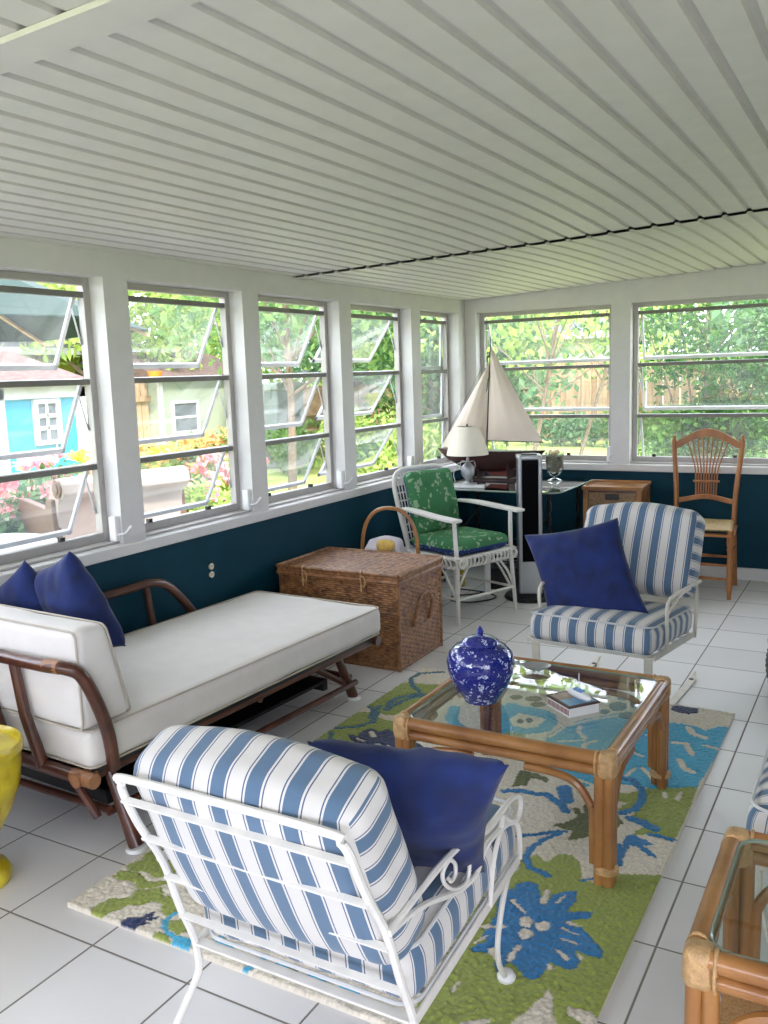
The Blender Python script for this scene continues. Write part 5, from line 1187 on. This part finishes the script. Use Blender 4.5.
sail((-.010, .0, .86), (-.39, 0, .235), (-.10, -.02, .24), .03, 'jib')
sail((-.008, .01, .70), (-.30, 0.01, .24), (-.05, .01, .245), .02, 'staysail')
m = MB(); m.tube([(-.005, 0, .93), (-.405, 0, .225)], .001, 4); m.tube([(-.004, 0, 1.02), (.36, 0, .22)], .001, 4)
for s in (-1, 1): m.tube([(-.01, 0, .80), (-.03, s*.055, .22)], .001, 4)
m.build('rigging', MBLACK, t)
t = thing('glass_vase', 'footed glass vase of shells and sand right of the tower fan', 'vase', (-2.10, 6.16, GT))
m = MB(); m.lathe([(0, 0), (.050, 0), (.052, .006), (.02, .02), (.018, .035), (.045, .055), (.062, .09), (.066, .15), (.068, .205), (.064, .205), (.062, .15), (.058, .095), (.04, .062), (0, .05)], 28); m.build('vase_glass', MCLEAR, t)
m = MB(); m.lathe([(0, .055), (.04, .064), (.056, .095), (.060, .15), (.058, .18), (0, .185)], 20); m.build('sand_fill', mat('shell_fill', srgb(150, 138, 120), .9, nscale=60, var=.35), t)
rng = random.Random(2)
for i in range(6):
    a = i*1.05; m = MB(); m.lathe([(0, 0), (.014, .004), (.019, .014), (.012, .026), (0, .034)], 10, (math.cos(a)*.03*(i > 0), math.sin(a)*.03*(i > 0), .18+.014*(i % 2))); m.build('shell', mat('shell', srgb(232, 214, 180), .6, var=.1) if i == 0 else bpy.data.materials['shell'], t)
# dark wire bin and cords under the corner table
t = thing('wire_bin', 'black mesh bin on the floor under the corner table', 'bin', (-2.30, 5.72, 0), R(18))
m = MB(); rows = 9
for i in range(-7, 8):
    for s in (-1, 1):
        x0 = i*.018; x1 = x0+.16*s
        for f in (0, 1):
            y = -.10+.2*f
            a, b = max(-.13, min(.13, x0)), max(-.13, min(.13, x1))
            if abs(a-b) > .02: m.bar((a, y, .02), (b, y, .02+abs(b-a)*1.2), .003, .003)
for z in (.01, .20): m.tube([(-.13, -.1, z), (.13, -.1, z), (.13, .1, z), (-.13, .1, z)], .005, 6, closed=True)
m.bb(-.12, .12, -.09, .09, .008, .15)
m.build('mesh_side', MBLACK, t)
o = MB().tube(spl([(-2.30, 5.62, .007), (-2.42, 5.42, .006), (-2.52, 5.32, .006), (-2.50, 5.22, .006), (-2.38, 5.20, .006), (-2.27, 5.30, .006), (-2.26, 5.42, .006), (-2.40, 5.50, .006), (-2.60, 5.52, .006)], 8), .005, 6).build('power_cord', MBLACK)
tag(o, 'black power cord looped on the floor under the corner table', 'cord')
o = MB().prism([(-.04, 0), (.04, 0), (.04, .20), (.015, .24), (-.015, .24), (-.04, .20)], -.03, .03, 'y').build('spray_bottle', mat('bottle_yellow', srgb(196, 180, 70), .4), smooth=False, bevel=.01); o.matrix_world = Matrix.Translation((-2.60, 5.50, .002)) @ RZm(20)
tag(o, 'yellow plastic bottle on the floor behind the white wicker chair', 'bottle')
o.location = (-2.62, 5.62, .002)

# ------------------------------------------------------------------ drawer chest and dining chair at the back wall
t = thing('drawer_chest', 'small rattan chest with a wicker drawer against the back wall', 'chest', (-1.672, 6.25, 0), R(4))
W, D, H = .40, .36, .68; m = MB()
for sx in (-1, 1):
    for sy in (-1, 1): m.bb(sx*(W/2)-.018*(sx > 0)*2+0*sx, sx*(W/2)+.036*(sx < 0), sy*(D/2)-.036*(sy > 0), sy*(D/2)+.036*(sy < 0), 0, H-.02)
m.bb(-W/2, W/2, -D/2+.03, D/2, H-.05, H-.022); m.bb(-W/2+.01, W/2-.01, D/2-.02, D/2-.01, .05, H-.05)
for sx in (-1, 1): m.bb(sx*(W/2-.02)-.006, sx*(W/2-.02)+.006, -D/2+.03, D/2-.02, .05, H-.05)
for z in (.34, .06): m.bb(-W/2+.02, W/2-.02, -D/2+.006, D/2-.02, z-.012, z+.012)
m.build('cabinet_frame', MRATTAN, t, smooth=False, bevel=.006)
m = MB(); m.bb(-W/2-.008, W/2+.008, -D/2-.008, D/2+.008, H-.022, H-.004); m.build('top_panel', MRATTAN, t, smooth=False, bevel=.006)
m = MB(); P = [(-W/2, -D/2), (W/2, -D/2), (W/2, D/2), (-W/2, D/2)]
for i in range(4): m.tube([(*P[i], H-.002), (*P[(i+1) % 4], H-.002)], .010, 8)
m.build('top_rim', MRATTAN, t)
for z0, z1 in ((.36, .648), (.075, .325)):
    m = MB(); weave(m, (-W/2+.04, -D/2+.008, z0), (1, 0, 0), (0, 0, 1), W-.08, z1-z0, (0, -1, 0), row=.012, stake=.02, amp=.004, per=4)
    m.bb(-W/2+.04, W/2-.04, -D/2+.012, -D/2+.03, z0, z1)
    dr = m.build('drawer', mat('drawer_wicker', srgb(146, 116, 84), .6, nscale=60, var=.25, bump=.3, bscale=150), t, auto=0)
    m = MB(); m.bb(-.045, .045, -D/2-.004, -D/2+.006, z1-.055, z1-.015); m.build('drawer_pull', MBLACK, dr, smooth=False, bevel=.004)
    m = MB(); m.bb(-W/2+.04, W/2-.04, -D/2-.002, -D/2+.01, z1-.004, z1+.008); m.build('drawer_trim', MRATDARK, dr, smooth=False)

t = thing('dining_chair', 'tall oak chair with fan spindle back and rush seat by the back wall', 'chair', (-1.085, 6.12, 0), R(180))
fw, bw = .225, .205
for s in (-1, 1):
    m = MB(); m.lathe([(.014, 0), (.013, .03), (.017, .06), (.019, .18), (.016, .30), (.021, .325), (.017, .34), (.022, .355), (.022, .45), (.0, .45)], 16, (s*fw, .20, 0)); m.build('leg', MOAK, t)
    m = MB(); m.tube(spl([(s*.20, -.215, 0), (s*.195, -.19, .22), (s*.19, -.18, .44), (s*.195, -.20, .65), (s*.215, -.235, .88), (s*.222, -.245, 1.0)], 5), [.017]*20+[.018]*5+[.012], 10); m.build('leg', MOAK, t)
    m = MB(); m.lathe([(.012, 0), (.007, .006), (.012, .016), (.009, .028), (0, .032)], 12, (s*.222, -.245, .995)); m.build('finial', MOAK, t)
    for z in (.14, .27): m = MB(); m.tube([(s*fw, .20, z), (s*(fw+.197)/2, 0, z), (s*.197, -.19, z)], [.007, .011, .007], 8); m.build('stretcher', MOAK, t)
for y, w_, z in ((.20, fw, .13), (.20, fw, .22), (-.19, .195, .2)): m = MB(); m.tube([(-w_, y, z), (0, y, z), (w_, y, z)], [.007, .012, .007], 8); m.build('stretcher', MOAK, t)
m = MB(); 
for a, b in (((-fw, .20), (fw, .20)), ((-.19, -.18), (.19, -.18)), ((-fw, .2), (-.19, -.18)), ((fw, .2), (.19, -.18))): m.bar((*a, .415), (*b, .415), .05, .018)
m.build('seat_rail', MOAK, t, smooth=False, bevel=.004)
m = MB()
def sf(u, v):
    x = (2*u-1)*(.19+(.235-.19)*v); y = -.185+.40*v; e = max(abs(2*u-1), abs(2*v-1)); return (x, y, .46-.012*(1-e)-(.014 if e > .97 else 0)+.002*math.sin(e*90))
m.grid(sf, 40, 40); m.add([(-.19, -.185, .44), (.19, -.185, .44), (.235, .215, .44), (-.235, .215, .44)], [(0, 1, 2, 3)]); m.build('rush_seat', MRUSH, t, auto=0)
def rail(zf, yk, hh, name):
    m = MB(); n = 24; vs = []
    for i in range(n+1):
        u = i/n*2-1; x = u*.205; z = zf(u); y = yk
        for dy, dz in ((-.009, -hh), (.009, -hh), (.009, hh), (-.009, hh)): vs.append((x, y+dy-.01*(1-u*u), z+dz*(1 if abs(u) < .95 else .8)))
    m.add(vs, [(i*4+k, i*4+(k+1) % 4, (i+1)*4+(k+1) % 4, (i+1)*4+k) for i in range(n) for k in range(4)]+[(0, 1, 2, 3), tuple(n*4+k for k in range(4))]); m.build(name, MOAK, t, smooth=False, bevel=.004)
zt_ = lambda u: .955+.085*math.cos(u*math.pi/2)**1.2 if abs(u) < 1 else .955
zl_ = lambda u: .575+.03*math.cos(u*math.pi*.5)**2
rail(zt_, -.235, .027, 'crest_rail'); rail(zl_, -.20, .017, 'lower_rail')
for i in range(-4, 5):
    m = MB(); u = i/4; xb = i*.0165; xt = u*.135
    m.tube(spl([(xb, -.205, .59), (xb*1.02, -.215, .70), (xb*1.15, -.222, .80), (xb*1.15+(xt-xb*1.15)*.45, -.232, .89), (xt, -.24, zt_(xt/.205)-.01)], 4), .0052, 7); m.build('spindle', MOAK, t)
m = MB(); m.bar((-.085, -.215, .71), (.085, -.215, .71), .012, .02, up=(0, 1, 0)); m.build('spindle_band', MOAK, t, smooth=False)

# ------------------------------------------------------------------ at the edges
t = thing('garden_urn', 'yellow glazed pedestal urn at the left edge in front of the daybed', 'urn', (-2.385, 1.56, 0))
m = MB(); m.lathe([(0, 0), (.105, 0), (.112, .02), (.10, .045), (.06, .07), (.045, .09), (.052, .11), (.085, .15), (.13, .23), (.16, .31), (.168, .38), (.168, .405), (.176, .412), (.178, .43), (.172, .442), (.165, .44), (.158, .425), (.10, .43), (0, .432)], 44); m.build('urn_body', MYELLOW, t, auto=50)
for s in (0, math.pi):
    m = MB(); ca, sa = math.cos(s-.1), math.sin(s-.1); m.tube(spl([(ca*r, sa*r, z) for r, z in ((.160, .345), (.178, .335), (.182, .30), (.172, .26), (.140, .24))], 5), .008, 8); m.build('handle', MYELLOW, t)
t = thing('floor_basket', 'grey wicker basket just entering the frame at the right edge', 'basket', (-.285, 4.36, 0))
m = MB()
def gb(u, v):
    nr = 16; k = int(min(v*nr, nr-1)); fr = v*nr-k; s = math.cos(u*2*math.pi*22+math.pi*k); r = .155+.02*math.sin(v*3)+.005*math.sin(math.pi*fr)*(.4+.6*s); a = 2*math.pi*u
    return (r*math.cos(a), r*math.sin(a), .22*v)
m.grid(gb, 180, 54); m.lathe([(0, .01), (.14, .01), (.15, .17), (0, .17)], 24); m.build('basket_body', MWICKG, t, auto=0)
m = MB()
for k in (0, 1): m.tube([(.163*math.cos(a+k), .163*math.sin(a+k), .222+.006*math.sin(a*14+k*3)) for a in [j*math.pi/24 for j in range(48)]], .010, 6, closed=True)
m.build('rim', MWICKG, t)
t = thing('wall_outlet', 'ivory double socket on the teal wall above the daybed', 'outlet', (XL, 3.378, .555), R(90))
m = MB(); m.bb(-.012, .012, -.004, 0, -.05, .05); m.build('cover_plate', MTEAL, t, smooth=False)
for z in (-.021, .021):
    m = MB(); m.lathe([(0, 0), (.016, 0), (.016, .008), (0, .008)], 20); m.v = [(x, -zz, y+z) for x, y, zz in m.v]; s_ = m.build('socket', mat('ivory_plastic', srgb(226, 214, 184), .4), t)
    m = MB(); m.bb(-.006, -.004, -.0085, -.0075, z-.004, z+.006); m.bb(.004, .006, -.0085, -.0075, z-.004, z+.006); m.build('socket_slot', MBLACK, s_, smooth=False)
